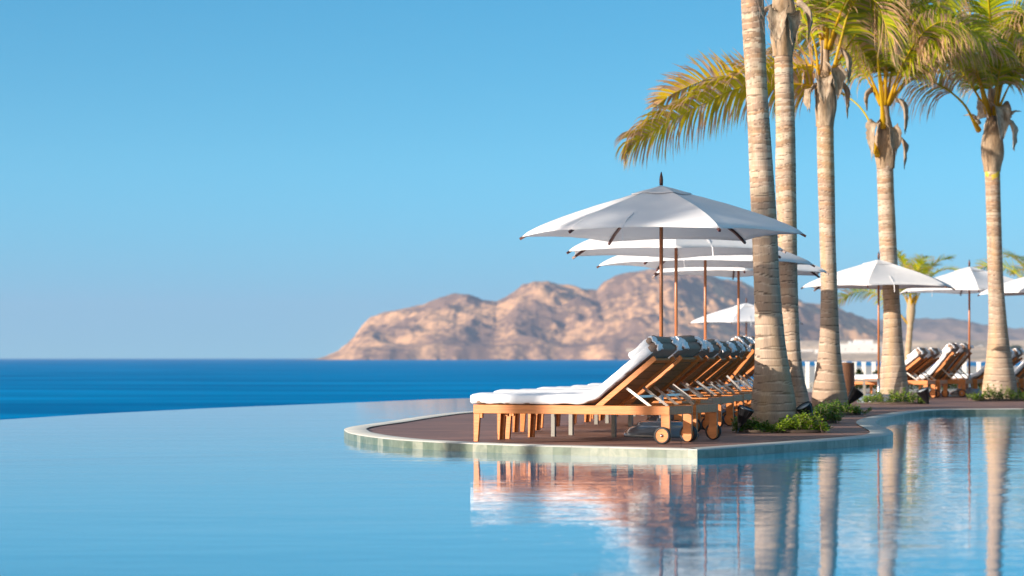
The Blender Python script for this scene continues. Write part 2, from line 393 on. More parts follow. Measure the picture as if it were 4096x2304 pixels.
# ------------------------------------------------------------ mountains
V = 1.59
sil = [(830,904),(850,893),(880,872),(905,838),(918,818),(935,800),(1000,783),(1065,770),(1110,750),(1150,742),(1180,741),(1215,756),(1250,760),(1290,741),(1318,718),(1345,711),(1390,716),(1440,724),(1478,732),(1500,735),(1515,716),(1545,700),(1590,689),(1640,680),(1700,683),(1760,690),(1820,702),(1880,725),(1940,745),(2010,757),(2060,765),(2100,777),(2150,800),(2230,840),(2320,880),(2400,904)]
DR = 6700.0
sil_w = [((a*V-2048)/F*DR, max(0,(HZ-b*V)/F*DR+5)) for a,b in sil]
def ridge(x): return lerp_tab(sil_w, x)
def terrain(name, matn, x0, x1, y0, y1, nx, ny, hf):
    mb = MB(); ids = []
    for j in range(ny+1):
        y = y0+(y1-y0)*j/ny; row = []
        for i in range(nx+1):
            x = x0+(x1-x0)*i/nx; row.append(mb.vert((x, y, hf(x,y))))
        ids.append(row)
    for j in range(ny):
        for i in range(nx):
            q = (ids[j][i],ids[j][i+1],ids[j+1][i+1],ids[j+1][i])
            if max(mb.v[k][2] for k in q) > SEA-3: mb.face(q, 0, True)
    return tag(mb.build(name, matn), kind='structure')
xpk = (1640*V-2048)/F*DR
def head_h(x, y):
    bend = max(0, x-xpk-30)*0.85
    yf = 5950 + bend + 60*fn(x*.004, 1.3) + 25*fn(x*.02, 4.1)
    yr = DR + bend*0.9
    # appearance scales with distance so the ridge keeps its true outline height at yr
    xs = x*DR/yr
    H = ridge(xs)*yr/DR
    t = (y-yf)/(yr-yf)
    if t <= 0: return SEA-8+max(-6, t*60)
    if t <= 1: p = 0.16*sstep(0,.07,t)+0.84*(0.35*t+0.65*sstep(0,1.0,t))
    else: p = max(-.2, 1-(t-1)**1.3*1.0)
    q = Vector((x*.0042, y*.0042, 0))
    g = noise.ridged_multi_fractal(q, 1.0, 2.1, 5, 1.0, 2.0)     # spurs and gullies
    f = noise.fractal(Vector((x*.013,y*.013,3.3)), 0.9, 2.1, 5)
    env = min(1, max(0,t)*3)*max(0, 1-abs(max(0,t-.75))*3.2)
    h = H*p + H*env*(0.20*(g-1.0)) + (9*f)*env*min(1,H/60) 
    if t < .12: h += 5*f*min(1,H/50)
    return h+SEA
terrain('headland', 'headland_rock', -560, 1400, 5850, 8200, 560, 260, head_h)
def hills_h(x, y):
    px = x/9800*F+2048
    s = [(2900,1431),(3000,1330),(3150,1270),(3300,1265),(3420,1272),(3560,1278),(3700,1282),(3800,1280),(3900,1298),(4000,1305),(4100,1322),(4300,1300),(4700,1340),(5200,1431)]
    H = max(0,(HZ-lerp_tab(s, px))/F*9800)
    t = (y-8300)/1500
    p = sstep(0,1,t) if t<1 else max(0,1-(t-1)*.7)
    g = noise.ridged_multi_fractal(Vector((x*.003,y*.003,7)), 1.0, 2.1, 5, 1.0, 2.0)
    return SEA-2 + H*p + H*.22*(g-1)*min(1,max(0,t*2))*max(0,1-max(0,t-.8)*2)
terrain('far_hills', 'hill_rock', 850, 3400, 8200, 11000, 260, 110, hills_h)
def coast_h(x, y):
    yf = 2600 + max(0, 900-x)*2.2 + 80*fn(x*.006,2.2) 
    t = (y-yf)
    if t < 0: return SEA-6
    z = t*.002+sum(h_*sstep(a_+40*fn(x*.004,a_),a_+40*fn(x*.004,a_)+22+20*fn(x*.01,a_*.1),t) for h_,a_ in ((3,0),(3.5,150),(3.5,520),(5,1250),(8,1900),(9,2600),(9,3300)))
    z += 2.5*noise.fractal(Vector((x*.006,y*.004,1)), 1, 2, 4)*min(1,t/100)
    return SEA + z
terrain('coast', 'coast_soil', 280, 2200, 2400, 7600, 200, 200, coast_h)
def building(label, x, y, z, blocks, group=None):
    e = empty('white_building', (x,y,z), 0, label, 'building', group)
    for (x0,x1,y0,y1,z0,z1) in blocks:
        m = MB(); m.box(x0,x1,y0,y1,z0,z1); m.build('wall', 'white_wall', e)
        n = max(1,int((x1-x0)/22)); nf = 1
        for f in range(nf):
            for k in range(n):
                w = MB(); cx = x0+(k+.5)*(x1-x0)/n; cz = z0+(f+.55)*(z1-z0)/nf
                w.box(cx-1.2,cx+1.2,y0-.12,y0+.05,cz-1,cz+1); w.build('window','window_glass',e)
    return e
b = P(3440,1418,4300)
building('large white stepped building on the distant shore between two palm trunks', b.x, b.y, b.z,
  [(-38,34,0,22,-3,19),(-8,24,6,20,19.01,26),(-18,-8.1,8,20,19.01,23),(-78,-38.1,4,20,-3,9),(34.1,60,3,20,-3,14)])
b = P(3225,1400,4800)
building('small pale house left of the large white building on the distant shore', b.x, b.y, b.z-10, [(-14,14,0,14,-3,11)])
b = P(3905,1385,5200)
building('low pale building on the distant shore behind the right parasol pole', b.x, b.y, b.z-12, [(-26,26,0,14,-3,9),(-8,14,2,12,9.01,14)])

# ------------------------------------------------------------ sun lounger
LW = 0.68; LL = 2.12; RZ = 0.375
def sweep_pad(path, w, th, y0, n=18, wob=0.004, seed=0, mi=0, half=False, shrink=True, flare=0.0):
    """path: list of (x,z,nx,nz,scale); rounded slab following the path"""
    mb = MB(); rings = []
    ks = range(n) if not half else range(n//2+3)
    for i,(x,z,nx,nz,s) in enumerate(path):
        ring = []
        for k in ks:
            if half: a = -0.20*math.pi + (1.40*math.pi)*k/(n//2+2)
            else: a = 2*math.pi*k/n
            c, d = math.cos(a), math.sin(a); e = 0.42
            yy = math.copysign(abs(c)**e, c)*w/2*s; hh = math.copysign(abs(d)**e, d)*th/2*s
            wv = wob*fn(x*7+seed, yy*7, z*7+seed*3)*2 + wob*.8*fn(x*23+seed, yy*20, z*23)
            hh += wv; o = th/2 + hh
            ring.append(mb.vert((x+nx*o, y0+w/2+yy+wv, z+nz*o)))
        rings.append(ring)
    m = len(rings[0])
    for i in range(len(rings)-1):
        for k in range(m if not half else m-1):
            mb.face((rings[i][k],rings[i][(k+1)%m],rings[i+1][(k+1)%m],rings[i+1][k]), mi, True)
    mb.face(rings[0][::-1], mi, True)
    if not half: mb.face(rings[-1], mi, True)
    return mb
def pad_path(ang, s0, s1, off=0.0, ends=True, step=0.03):
    ca, sa = math.cos(ang), math.sin(ang); out = []
    n = int((s1-s0)/step); PV = 1.29
    for i in range(n+1):
        s = s0+(s1-s0)*i/n
        k = sstep(-0.16, 0.16, s-PV); a = ang*k
        # integrate a smooth bend around the hinge
        if s < PV-0.16: x, z = s, 0
        elif s > PV+0.16: x, z = PV+(s-PV)*ca, (s-PV)*sa
        else:
            u = (s-PV+.16)/.32; p0=Vector((PV-.16,0)); p1=Vector((PV,0)); p2=Vector((PV+.16*ca,.16*sa))
            q = p0*(1-u)**2+p1*2*u*(1-u)+p2*u*u; x, z = q.x, q.y; a = math.atan2(2*u*.16*sa, 2*(1-u)*.16+2*u*.16*ca)
        sc_ = 1.0
        if ends:
            e = min(s-s0, s1-s)
            if e < .05: sc_ = 0.86+0.14*math.sqrt(max(0,1-(1-e/.05)**2))
        out.append((x-math.sin(a)*off, RZ+0.004+z+math.cos(a)*off, -math.sin(a), math.cos(a), sc_))
    return out
def make_lounger(ang, seed, table=None):
    e = empty('sun_lounger', (0,0,0))
    fr = MB(); h = 0.088; t = 0.042
    fr.box(0,LL, 0,t, RZ-h,RZ); fr.box(0,LL, LW-t,LW, RZ-h,RZ)
    fr.box(0.002,t, t+.001,LW-t-.001, RZ-h+.002,RZ-.002); fr.box(LL-t,LL-.002, t+.001,LW-t-.001, RZ-h+.002,RZ-.002)
    fr.box(1.27,1.31, t+.001,LW-t-.001, RZ-h+.01,RZ-.004)
    fr.box(1.72,1.76, t+.001,LW-t-.001, RZ-h+.01,RZ-.03)
    fr.build('seat_frame', 'teak', e, bevel=0.004)
    sl = MB()
    x = 0.06
    while x < 1.2: sl.box(x,x+.085, t+.002,LW-t-.002, RZ-.026,RZ-.004); x += .1
    sl.build('seat_slats', 'teak_board', e)
    for (yy, s) in ((0.0,1),(LW,-1)):
        m = MB(); y0, y1 = sorted((yy+s*.003, yy+s*.04)); zt = RZ-h-.001
        m.hexa([(0.003,y0,0),(0.050,y0,0),(0.050,y1,0),(0.003,y1,0),(0.003,y0,zt),(0.072,y0,zt),(0.072,y1,zt),(0.003,y1,zt)])
        y2, y3 = sorted((yy+s*.041, yy+s*.085))
        m.hexa([(0.003,y2,0),(0.024,y2,0),(0.024,y2+.03 if s>0 else y3,0),(0.003,y3,0),(0.003,y2,zt),(0.04,y2,zt),(0.04,y3,zt),(0.003,y3,zt)])
        m.box(0.073,0.10,y0,y1,zt-.045,zt)
        m.build('leg', 'teak', e, bevel=0.003)
        # head leg with rounded foot, wheel outside it
        m = MB(); lx = 2.075; wl = .088; y0, y1 = sorted((yy+s*.004, yy+s*.046)); pr = [(lx-wl/2,zt),(lx+wl/2,zt)]
        for k in range(9):
            a = -math.pi*k/8; pr.append((lx+math.cos(a)*wl/2, .055+math.sin(a)*wl/2))
        A = [m.vert((px,y0,pz)) for px,pz in pr]; B = [m.vert((px,y1,pz)) for px,pz in pr]
        m.face(A); m.face(B[::-1])
        for k in range(len(pr)): m.face((A[k],B[k],B[(k+1)%len(pr)],A[(k+1)%len(pr)]))
        m.build('leg', 'teak', e)
        wy = yy - s*.030
        w = MB(); w.lathe([(.001,-.012),(.066,-.012),(.066,.012),(.001,.012)], 36, axis='Y', cap=False, o=(lx-.02,wy,.087), sm=False)
        wo = w.build('wheel', 'teak', e)
        w = MB(); w.lathe([(.066,-.017),(.076,-.018),(.086,-.011),(.087,0),(.086,.011),(.076,.018),(.066,.017),(.066,-.017)], 36, axis='Y', cap=False, o=(lx-.02,wy,.087))
        w.build('tyre', 'rubber', wo)
        w = MB(); w.lathe([(.0,-.034),(.006,-.034),(.010,-.028),(.010,-.019),(.016,-.018),(.016,-.012),(.016,.012),(.016,.02),(.0,.02)], 16, axis='Y', cap=False, o=(lx-.02,wy,.087))
        w.build('hub_cap', 'steel', wo)
    # reclining back: side rails + boards
    ca, sa = math.cos(ang), math.sin(ang); PV = 1.31; BL = 0.80
    def bp(s, y, o): return Vector((PV+s*ca-o*sa*-1*-1, y, RZ-.004+s*sa+o*ca))
    br = MB()
    for y in (t+.022, LW-t-.022): br.beam(bp(-.02,y,-.026), bp(BL,y,-.026), .036, .052, up=(-sa,0,ca))
    br.beam(bp(BL-.06,t+.042,-.015), bp(BL-.06,LW-t-.042,-.015), .05, .026, up=(-sa,0,ca))
    bo = br.build('backrest_frame', 'teak', e, bevel=0.003)
    bs = MB(); s = 0.02
    while s < BL-.11:
        bs.beam(bp(s+.052,t+.042,-.014), bp(s+.052,LW-t-.042,-.014), .104, .02, up=(-sa,0,ca)); s += .113
    bs.build('backrest_boards', 'teak_board', bo)
    pm = MB()
    for y in (t+.065, LW-t-.065):
        pm.beam(bp(.36,y,-.055), (1.31+.36*ca+.30, y, RZ-.012), .010, .026, up=(0,0,1))
    a0 = bp(.36,0,-.055); b0 = Vector((1.31+.36*ca+.30,0,RZ-.012)); mid = a0.lerp(b0,.45)
    pm.beam((mid.x,t+.071,mid.z-.002),(mid.x,LW-t-.071,mid.z-.002), .008, .024, up=(0,0,1))
    pm.build('prop_bar', 'steel', e)
    # mattress, its white cover and the head pillow
    w = LW-.01; L_ = PV+BL+.075
    mt = sweep_pad(pad_path(ang,-.015,L_), w-.012, .092, .005, seed=seed, wob=.006).build('mattress', 'taupe_fabric', e)
    cv = sweep_pad(pad_path(ang,-.055,L_-.045, off=-.004), w+.016, .114, -.003, seed=seed+.5, wob=.0045, half=True, n=26)
    cv.build('towel_cover', 'towel', e)
    pl = sweep_pad(pad_path(ang,L_-.29,L_+.012, off=.085), w-.05, .075, .03, seed=seed+2, wob=.012)
    po = pl.build('pillow', 'taupe_fabric', e)
    pc = sweep_pad(pad_path(ang,L_-.30,L_-.03, off=.080), w-.02, .092, .015, seed=seed+3, wob=.014, half=True, n=26)
    pc.build('towel_cover', 'towel', po)
    # cover corners gathered round the end of the pad
    def endpt(y, o, d): return Vector((PV+(L_-PV+d)*ca-o*sa, y, RZ+(L_-PV+d)*sa+o*ca))
    rr = random.Random(seed*11+3)
    for yc in (.055, LW-.06):
        m = MB(); n = 9; g = []
        wd = rr.uniform(.11,.15)
        for a in range(n):
            row = []
            for b_ in range(n):
                u = a/(n-1); v = b_/(n-1)
                o = -.002+u*.16; d = .012+.014*math.sin(math.pi*u)+.030*fn(u*5+seed,v*4,yc*9)
                row.append(m.vert(endpt(yc-wd/2+wd*v+.045*fn(u*4,v*2,seed+yc), o, d - .05*(1-math.sin(math.pi*min(1,max(0,v))))*0)))
            g.append(row)
        for a in range(n-1):
            for b_ in range(n-1): m.face((g[a][b_],g[a][b_+1],g[a+1][b_+1],g[a+1][b_]), 0, True)
        o_ = m.build('cover_tie', 'towel', e)
        so = o_.modifiers.new('Solidify','SOLIDIFY'); so.thickness = .012; so.offset = 1
    return e
# ------------------------------------------------------------ side table
def make_table():
    e = empty('side_table', (0,0,0)); a, b, h = .74, .56, .40
    for x in (0,a-.045):
        for y in (0,b-.045):
            m = MB(); m.box(x,x+.045,y,y+.045,0,h-.031); m.build('leg','grey_paint',e,bevel=.002)
    m = MB(); m.box(0,a,0,.04,h-.03,h); m.box(0,a,b-.04,b,h-.03,h); m.box(0,.04,.0405,b-.0405,h-.03,h); m.box(a-.04,a,.0405,b-.0405,h-.03,h)
    m.build('apron','grey_paint',e,bevel=.002)
    m = MB(); y = .045
    while y < b-.06: m.box(.042,a-.042,y,y+.062,h-.02,h+.006); y += .067
    m.build('table_top','teak',e)
    return e
# ------------------------------------------------------------ parasol
UR = 1.53; UZ = 2.165; UH = 0.525
def make_umbrella():
    e = empty('parasol', (0,0,0))
    m = MB(); m.lathe([(.0,0.0),(.40,0.0),(.405,.015),(.392,.055),(.36,.095),(.31,.122),(.265,.130),(.255,.155),(.225,.165),(.05,.172),(.045,.20),(.0,.20)], 48, cap=False)
    m.build('base','base_paint',e)
    m = MB(); m.lathe([(.026,.201),(.026,.46),(.0,.46)], 20, cap=False); m.build('sleeve','steel',e)
    m = MB(); m.lathe([(.0205,.461),(.0205,UZ+UH-.01)], 18); m.build('pole','pole_wood',e)
    m = MB(); z=UZ+UH+.012; m.lathe([(.0,z),(.019,z),(.019,z+.022),(.021,z+.026),(.021,z+.042),(.019,z+.046),(.022,z+.055),(.018,z+.09),(.010,z+.125),(.003,z+.148),(.0,z+.149)], 16, cap=False)
    m.build('finial','finial_metal',e)
    def hgt(r): return UZ + UH*max(0.0,1-r)**.74
    def pt(k, v, r, lift=0.0, top=1.0):
        # k panel, v 0..1 across the panel, r 0..1 radial
        a0 = k*math.pi/3; a1 = a0+math.pi/3
        A = Vector((math.cos(a0),math.sin(a0))); B = Vector((math.cos(a1),math.sin(a1)))
        q = A.lerp(B,v); mid = 4*v*(1-v)
        q = q*(1-.035*mid*r*r)
        z = hgt(r) - .030*mid*math.sin(math.pi*min(1,r*.98)) + .028*mid*r**6
        q = q*UR*r
        return Vector((q.x,q.y,z+lift))
    def shell(r0, r1, lift, nr, nv, name, par, th, flare=0):
        m = MB(); ids = {}
        for k in range(6):
            for i in range(nr+1):
                for j in range(nv):
                    r = r0+(r1-r0)*i/nr
                    p = pt(k, j/nv, r, lift + flare*(i/nr)*4*(j/nv)*(1-j/nv))
                    p.z += .004*fn(p.x*5,p.y*5,lift*9)+.0025*fn(p.x*17,p.y*17,1)
                    ids[(k,i,j)] = m.vert(p)
        for k in range(6):
            for i in range(nr):
                for j in range(nv):
                    g = lambda kk,ii,jj: ids[((kk+(jj//nv))%6, ii, jj%nv)]
                    m.face((g(k,i,j),g(k,i+1,j),g(k,i+1,j+1),g(k,i,j+1)), 0, True)
        o = m.build(name,'canvas',par)
        s = o.modifiers.new('Solidify','SOLIDIFY'); s.thickness = th; s.offset = -1
        bm = bmesh.new(); bm.from_mesh(o.data)
        for ed_ in bm.edges:
            a,b = [v.co for v in ed_.verts]
            pa = (math.degrees(math.atan2(a.y,a.x))+.01)%60; pb = (math.degrees(math.atan2(b.y,b.x))+.01)%60
            if pa < .3 and pb < .3: ed_.smooth = False
        bm.to_mesh(o.data); bm.free()
        return o
    cv = shell(.085, 1.0, 0.0, 22, 12, 'canopy', e, .004)
    shell(.012, .215, .012, 6, 10, 'vent', cv, .004, flare=.008)
    for k in range(6):
        a = k*math.pi/3; d = Vector((math.cos(a),math.sin(a),0))
        m = MB(); pts = []
        for i in range(9):
            r = .04+(1.012-.04)*i/8; rr = min(r,1.0); z = hgt(rr)-.022-(r-rr)*.3
            pts.append(d*UR*r+Vector((0,0,z)))
        for p,q in zip(pts,pts[1:]): m.beam(p,q,.022,.026)
        m.build('rib','dark_wood',e)
        s = MB(); s.beam(d*.03+Vector((0,0,UZ+.20)), d*UR*.42+Vector((0,0,hgt(.42)-.045)), .016,.02); s.build('strut','dark_wood',e)
    m = MB(); m.lathe([(.045,UZ+.16),(.05,UZ+.18),(.05,UZ+.22),(.03,UZ+.23)], 18); m.build('hub','dark_wood',e)
    m = MB(); st = [pt(4,.34,.72,.01), pt(4,.34,.9,.012), pt(4,.34,1.0,.005)+Vector((0,-.01,-.01)), pt(4,.34,1.0)+Vector((.01,-.01,-.14))]
    for p,q in zip(st,st[1:]): m.beam(p,q,.022,.003)
    m.build('tie_strap','canvas',e)
    return e
# prototypes: four recline angles
def place(proto, loc, rz, label, group, first):
    o = proto if first else copy_tree(proto)
    o.location = loc; o.rotation_euler = (0,0,rz); o['label'] = label; o['category'] = {'sun':'sun lounger','par':'parasol','sid':'side table'}[o.name[:3]]; o['group'] = group
    return o
protoA = make_lounger(R(38.6), 1.0); protoB = make_lounger(R(39.5), 5.0); protoC = make_lounger(R(50), 9.0)
tab = make_table(); umb = make_umbrella()
index_kids()
used = set()
def put(proto, x, y, deg, label, group, z=0.0):
    f = proto.name not in used; used.add(proto.name)
    return place(proto, (x,y,z), R(deg), label, group, f)
GL = 'teak sun loungers in the long row on the deck'
row = [ # x, y of the foot corner nearest the camera, angle, proto
 (-.394,24.55,-24,protoA,'nearest teak sun lounger, seen side on, its wheel in full view'),
 (-.075,25.30,-24,protoB,'second teak sun lounger of the row, close behind the nearest one'),
 (-.17,27.05,-17,protoA,'third teak sun lounger of the row, behind the nearest side table'),
 (.09,27.80,-17,protoB,'fourth teak sun lounger of the row, just beyond the third'),
 (.32,29.35,-19,protoA,'fifth teak sun lounger of the row, nearer of the pair before the second parasol'),
 (.54,30.15,-19,protoB,'sixth teak sun lounger of the row, beside the second side table'),
 (.78,31.4,-17,protoA,'seventh teak sun lounger of the row, just past the second parasol'),
 (1.0,32.2,-17,protoB,'eighth teak sun lounger of the row, beyond the seventh'),
 (1.08,33.7,-17,protoA,'ninth teak sun lounger of the row, short of the third parasol'),
 (1.30,34.5,-17,protoB,'tenth teak sun lounger of the row, beside the third parasol'),
 (1.60,36.0,-18,protoC,'eleventh teak sun lounger of the row, steep raised back beside the big trunk'),
 (1.86,36.8,-18,protoC,'twelfth teak sun lounger of the row, raised back partly behind the big trunk'),
 (1.95,38.6,-17,protoB,'second last teak sun lounger of the row, its mattress end showing low over the sea'),
 (2.25,39.9,-17,protoB,'last teak sun lounger at the far end of the row')]
for x,y,a,p,l in row: put(p,x,y,a,l,GL)
GT = 'grey framed side tables among the loungers'
for x,y,a,l in [(.42,26.08,-23,'grey legged side table with teak top behind the two nearest loungers'),
              (1.05,30.85,-18,'grey legged side table with teak top beside the second parasol'),
              (1.75,35.1,-17,'grey legged side table with teak top beside the third parasol, half hidden by loungers')]:
    put(tab,x,y,a,l,GT)
GU = 'white hexagonal parasols on wooden poles'
for x,y,a,z,l in [(1.605,26.0,-11,0,'nearest and largest white parasol, its front panels in dappled palm shade'),
              (2.07,30.5,26,0,'second white parasol of the row, directly beneath and behind the nearest canopy'),
              (2.75,34.4,-7,0,'third white parasol of the row, its pole left of the big palm trunk'),
              (3.57,38.1,28,0,'fourth white parasol of the row, lowest canopy before the hills'),
              (6.2,64.0,10,-.40,'small distant white parasol on the lower terrace seen under the fourth canopy'),
              (6.9,45.5,14,0,'white parasol with its pole just left of the fourth palm trunk'),
              (9.95,52.6,-34,0,'white parasol standing between the fourth and fifth palm trunks'),
              (11.25,50.5,4,0,'white parasol at the right edge of the picture behind the fifth palm trunk')]:
    put(umb,x,y,a,l,GU,z)
for o in col.objects:
    if o.name.startswith('parasol') and abs(o.location.y-52.6)<.01: o.scale = (1.08,1.08,1.05)
GR = 'teak sun loungers of the far right group'
for px,D,a,p,l in [(3318,51.4,-24,protoA,'left lounger of the far right group, its foot showing left of the fourth palm trunk'),
              (3372,52.1,-24,protoA,'lounger just right of the fourth palm trunk, lower reclined back of the far group'),
              (3478,52.9,-24,protoC,'steeply raised lounger left of the right parasol pole, with its sunlit side showing'),
              (3530,53.6,-24,protoC,'steeply raised lounger touching the right parasol pole'),
              (3674,54.4,-24,protoA,'lounger whose raised back stands behind the fifth palm trunk'),
              (3724,55.1,-24,protoA,'lounger with its head end just right of the fifth palm trunk'),
              (3832,55.8,-24,protoC,'lounger cut by the right edge of the picture')]:
    put(p,(px-2048)/F*D,D,a,l,GR)
for px,D,a,l in [(3400,49.0,-10,'grey legged side table beside the wicker bin near the third palm'),
               (3452,50.6,-10,'grey legged side table left of the fourth palm trunk')]:
    put(tab,(px-2048)/F*D,D,a,l,GT)
# ------------------------------------------------------------ palms
def mixc(a, b, t): return tuple(x+(y-x)*t for x,y in zip(a,b))
BARK = [(0.43,0.31,0.23),(0.375,0.26,0.19),(0.47,0.36,0.275),(0.345,0.225,0.155)]
def trunk_mesh(rows, D, ztop, seed, nseg=40, dz=0.014, zbase=0.0, young=4.0, yellow=None, ringk=1.0):
    """rows: (py, left px, right px). returns MB and axis function"""
    tabx = []; tabr = []
    for (py,l,r) in rows:
        z = EYE+(HZ-py)/F*D; tabx.append((z,((l+r)/2-2048)/F*D)); tabr.append((z,(r-l)/2/F*D))
    tabx.sort(); tabr.sort()
    if ztop > tabx[-1][0]:
        (z0,x0),(z1,x1) = tabx[-2],tabx[-1]; k = (x1-x0)/(z1-z0)
        tabx.append((ztop, x1+k*(ztop-z1)*.6)); tabr.append((ztop, tabr[-1][1]*.92))
    def sm(tab, z):
        return sum(lerp_tab(tab, z+o) for o in (-.3,-.2,-.1,0,.1,.2,.3))/7
    ax = lambda z: sm(tabx, z)-sm(tabx,0)+lerp_tab(tabx,0)*1.0 if False else sm(tabx, z)
    rr = random.Random(seed); rings = []; z = zbase-.1
    while z < ztop+.3:
        frac = sstep(0, young, z)
        z += ((.075+.09*rr.random())*(1-frac) + (.035+.05*rr.random())*frac)*ringk
        rings.append((z, rr.uniform(.004,.028), rr.uniform(0,6.28), rr.choice(BARK if rr.random()>.55*frac else [(.40,.24,.145),(.52,.41,.30),(.31,.205,.135),(.52,.42,.32)]), rr.uniform(.55,1.0)))
    m = MB(); prev = None; n = int((ztop-zbase)/dz)
    zs = [r[0] for r in rings]
    import bisect
    for i in range(n+1):
        z = zbase+(ztop-zbase)*i/n; rad = sm(tabr, z); ring = []
        xa = ax(z)
        for k in range(nseg):
            th = 2*math.pi*k/nseg; c, s_ = math.cos(th), math.sin(th)
            w = .010*math.sin(th+seed)+.022*fn(c*.9+seed*3, s_*.9, z*1.1)+.006*fn(c*4,s_*4,z*4+seed)
            j = max(0, min(len(rings)-2, bisect.bisect(zs, z+w)-1))
            zz = z+w+rings[j][1]*math.sin(th*1+rings[j][2])
            j = max(0, min(len(rings)-2, bisect.bisect(zs, zz)-1))
            f = (zz-zs[j])/max(.01,(zs[j+1]-zs[j]))
            cb = rings[j][3]; bump = .022*(f-.5)*rings[j][4]*.5
            rd = rad*(1+.02*fn(c*2,s_*2,z*1.5+seed)) + bump*.42
            cb = mixc((0.41,0.305,0.23), cb, .35+.65*sstep(1.5,4.0,z)); colr = cb
            gap = f < .15*rings[j][4] or f > .965
            if gap: colr = mixc(cb, (0.12,0.085,0.065), .9 if f < .08 else .5)
            elif f > .82: colr = mixc(cb, (0.66,0.55,0.43), .5)
            blot = fn(c*2.2+9,s_*2.2+seed,z*2.2)
            colr = mixc(colr, (0.24,0.19,0.15), max(0,min(.5,blot*1.2)))
            och = fn(c*1.1+seed,s_*1.1,z*.8+5)
            colr = mixc(colr, (0.52,0.34,0.16), max(0,min(.35,och*.9)))
            if yellow and yellow[0] < z < yellow[1] and fn(c*1.5,s_*1.5,z*9) > -.1: colr = mixc(colr,(0.62,0.48,0.03),.8)
            ring.append(m.vert((xa+c*rd, s_*rd, z), colr))
        if prev:
            for k in range(nseg): m.face((prev[k],prev[(k+1)%nseg],ring[(k+1)%nseg],ring[k]),0,True)
        prev = ring
    return m, ax, (lambda z: sm(tabr, z))
GREEN = (0.17,0.30,0.008); LIME = (0.60,0.62,0.012); YEL = (0.72,0.46,0.01); TAN = (0.70,0.47,0.28); BROWN = (0.36,0.17,0.07); OLIVE=(0.09,0.15,0.03)
def frond(ctrl, parent, lime=None, n=80, L=.72, start=.22, droop=.35, dry=.25, seed=0, petr=.035, green=None, org=(0,0,0), pet=None, base_w=.052, stiff=1.0, roll=0.0):
    """a pinnate leaf: arched stalk with drooping leaflets on both sides"""
    rr = random.Random(seed); org = Vector(org)
    pts = catmull([Vector(p)-org for p in ctrl], 40); m = MB()
    green = green or GREEN; pet = pet or YEL
    rad = [petr*(1-.55*sstep(0,.25,i/40))*(1-.82*max(0,i/40-.2)/.8) for i in range(41)]
    cols = [mixc(pet, mixc(LIME,YEL,.5), sstep(.1,.5,i/40)) for i in range(41)]
    m.tube(pts, rad, 7, cols=cols)
    drybias = rr.uniform(-.1,.1)
    for i in range(n):
        t = start+(1-start)*(i+rr.random()*.5)/n
        k = min(39,int(t*40)); u = t*40-k; p = pts[k].lerp(pts[k+1],u); T = (pts[k+1]-pts[k]).normalized()
        B = T.cross(Vector((0,0,1)))
        if B.length < .15: B = T.cross(Vector((.3,1,0)))
        B.normalize(); Nn = B.cross(T).normalized()
        if roll: qr = Quaternion(T, R(roll)); B = qr @ B; Nn = qr @ Nn
        tt = (t-start)/(1-start)
        ln = L*(.35+.65*math.sin(math.pi*min(1,.18+.80*tt))**.7)*rr.uniform(.82,1.08)
        if tt > .93: ln *= .75
        for s in (-1,1):
            if rr.random() < .03: continue
            a = R(48+22*(1-tt)-30*max(0,tt-.75)/.25+rr.uniform(-7,7))
            d = (B*s*math.sin(a)+T*math.cos(a)+Nn*(.22+rr.uniform(-.12,.12))).normalized()
            isdry = rr.random() < dry+drybias+.25*dry*(tt>.6)
            g = droop*(1.7 if isdry else 1.0)*rr.uniform(.7,1.4)
            segs = 5; q = p.copy(); w0 = base_w*rr.uniform(.75,1.1)*(.8 if isdry else 1)
            cg = mixc(mixc(green, lime or LIME, rr.random()**1.3), YEL, .5 if rr.random()<.10 else .08)
            tipdry = rr.random() < .35+dry*.8
            prev = None; wv = (T-d*T.dot(d)); wv = wv.normalized() if wv.length>.05 else Nn
            tw = rr.uniform(-.5,.5)
            for j in range(segs+1):
                f = j/segs
                w = w0*(.55+.9*f if f<.25 else (1-(f-.25)/.75)**.8*.78+.0)
                if isdry: c = mixc(TAN, BROWN, rr.random()*.6)
                else:
                    c = cg
                    if tipdry and f > .55: c = mixc(TAN,BROWN,.2)
                wd = (Quaternion(d, tw*f) @ wv)*w/2
                if j == segs: cur = (m.vert(q,c),)
                else: cur = (m.vert(q-wd,c), m.vert(q+wd,c))
                if prev:
                    if len(cur)==2: m.face((prev[0],prev[1],cur[1],cur[0]))
                    else: m.face((prev[0],prev[1],cur[0]))
                prev = cur
                q = q+d*ln/segs
                d = (d+Vector((rr.uniform(-.06,.06),rr.uniform(-.06,.06),-g*(.35+f)*1.0))).normalized()
                if isdry: d = (d+Vector((rr.uniform(-.12,.12),rr.uniform(-.12,.12),0))).normalized()
                wv = (wv-d*wv.dot(d)).normalized()
    return m.build('frond','palm_leaf',parent,colour=True)
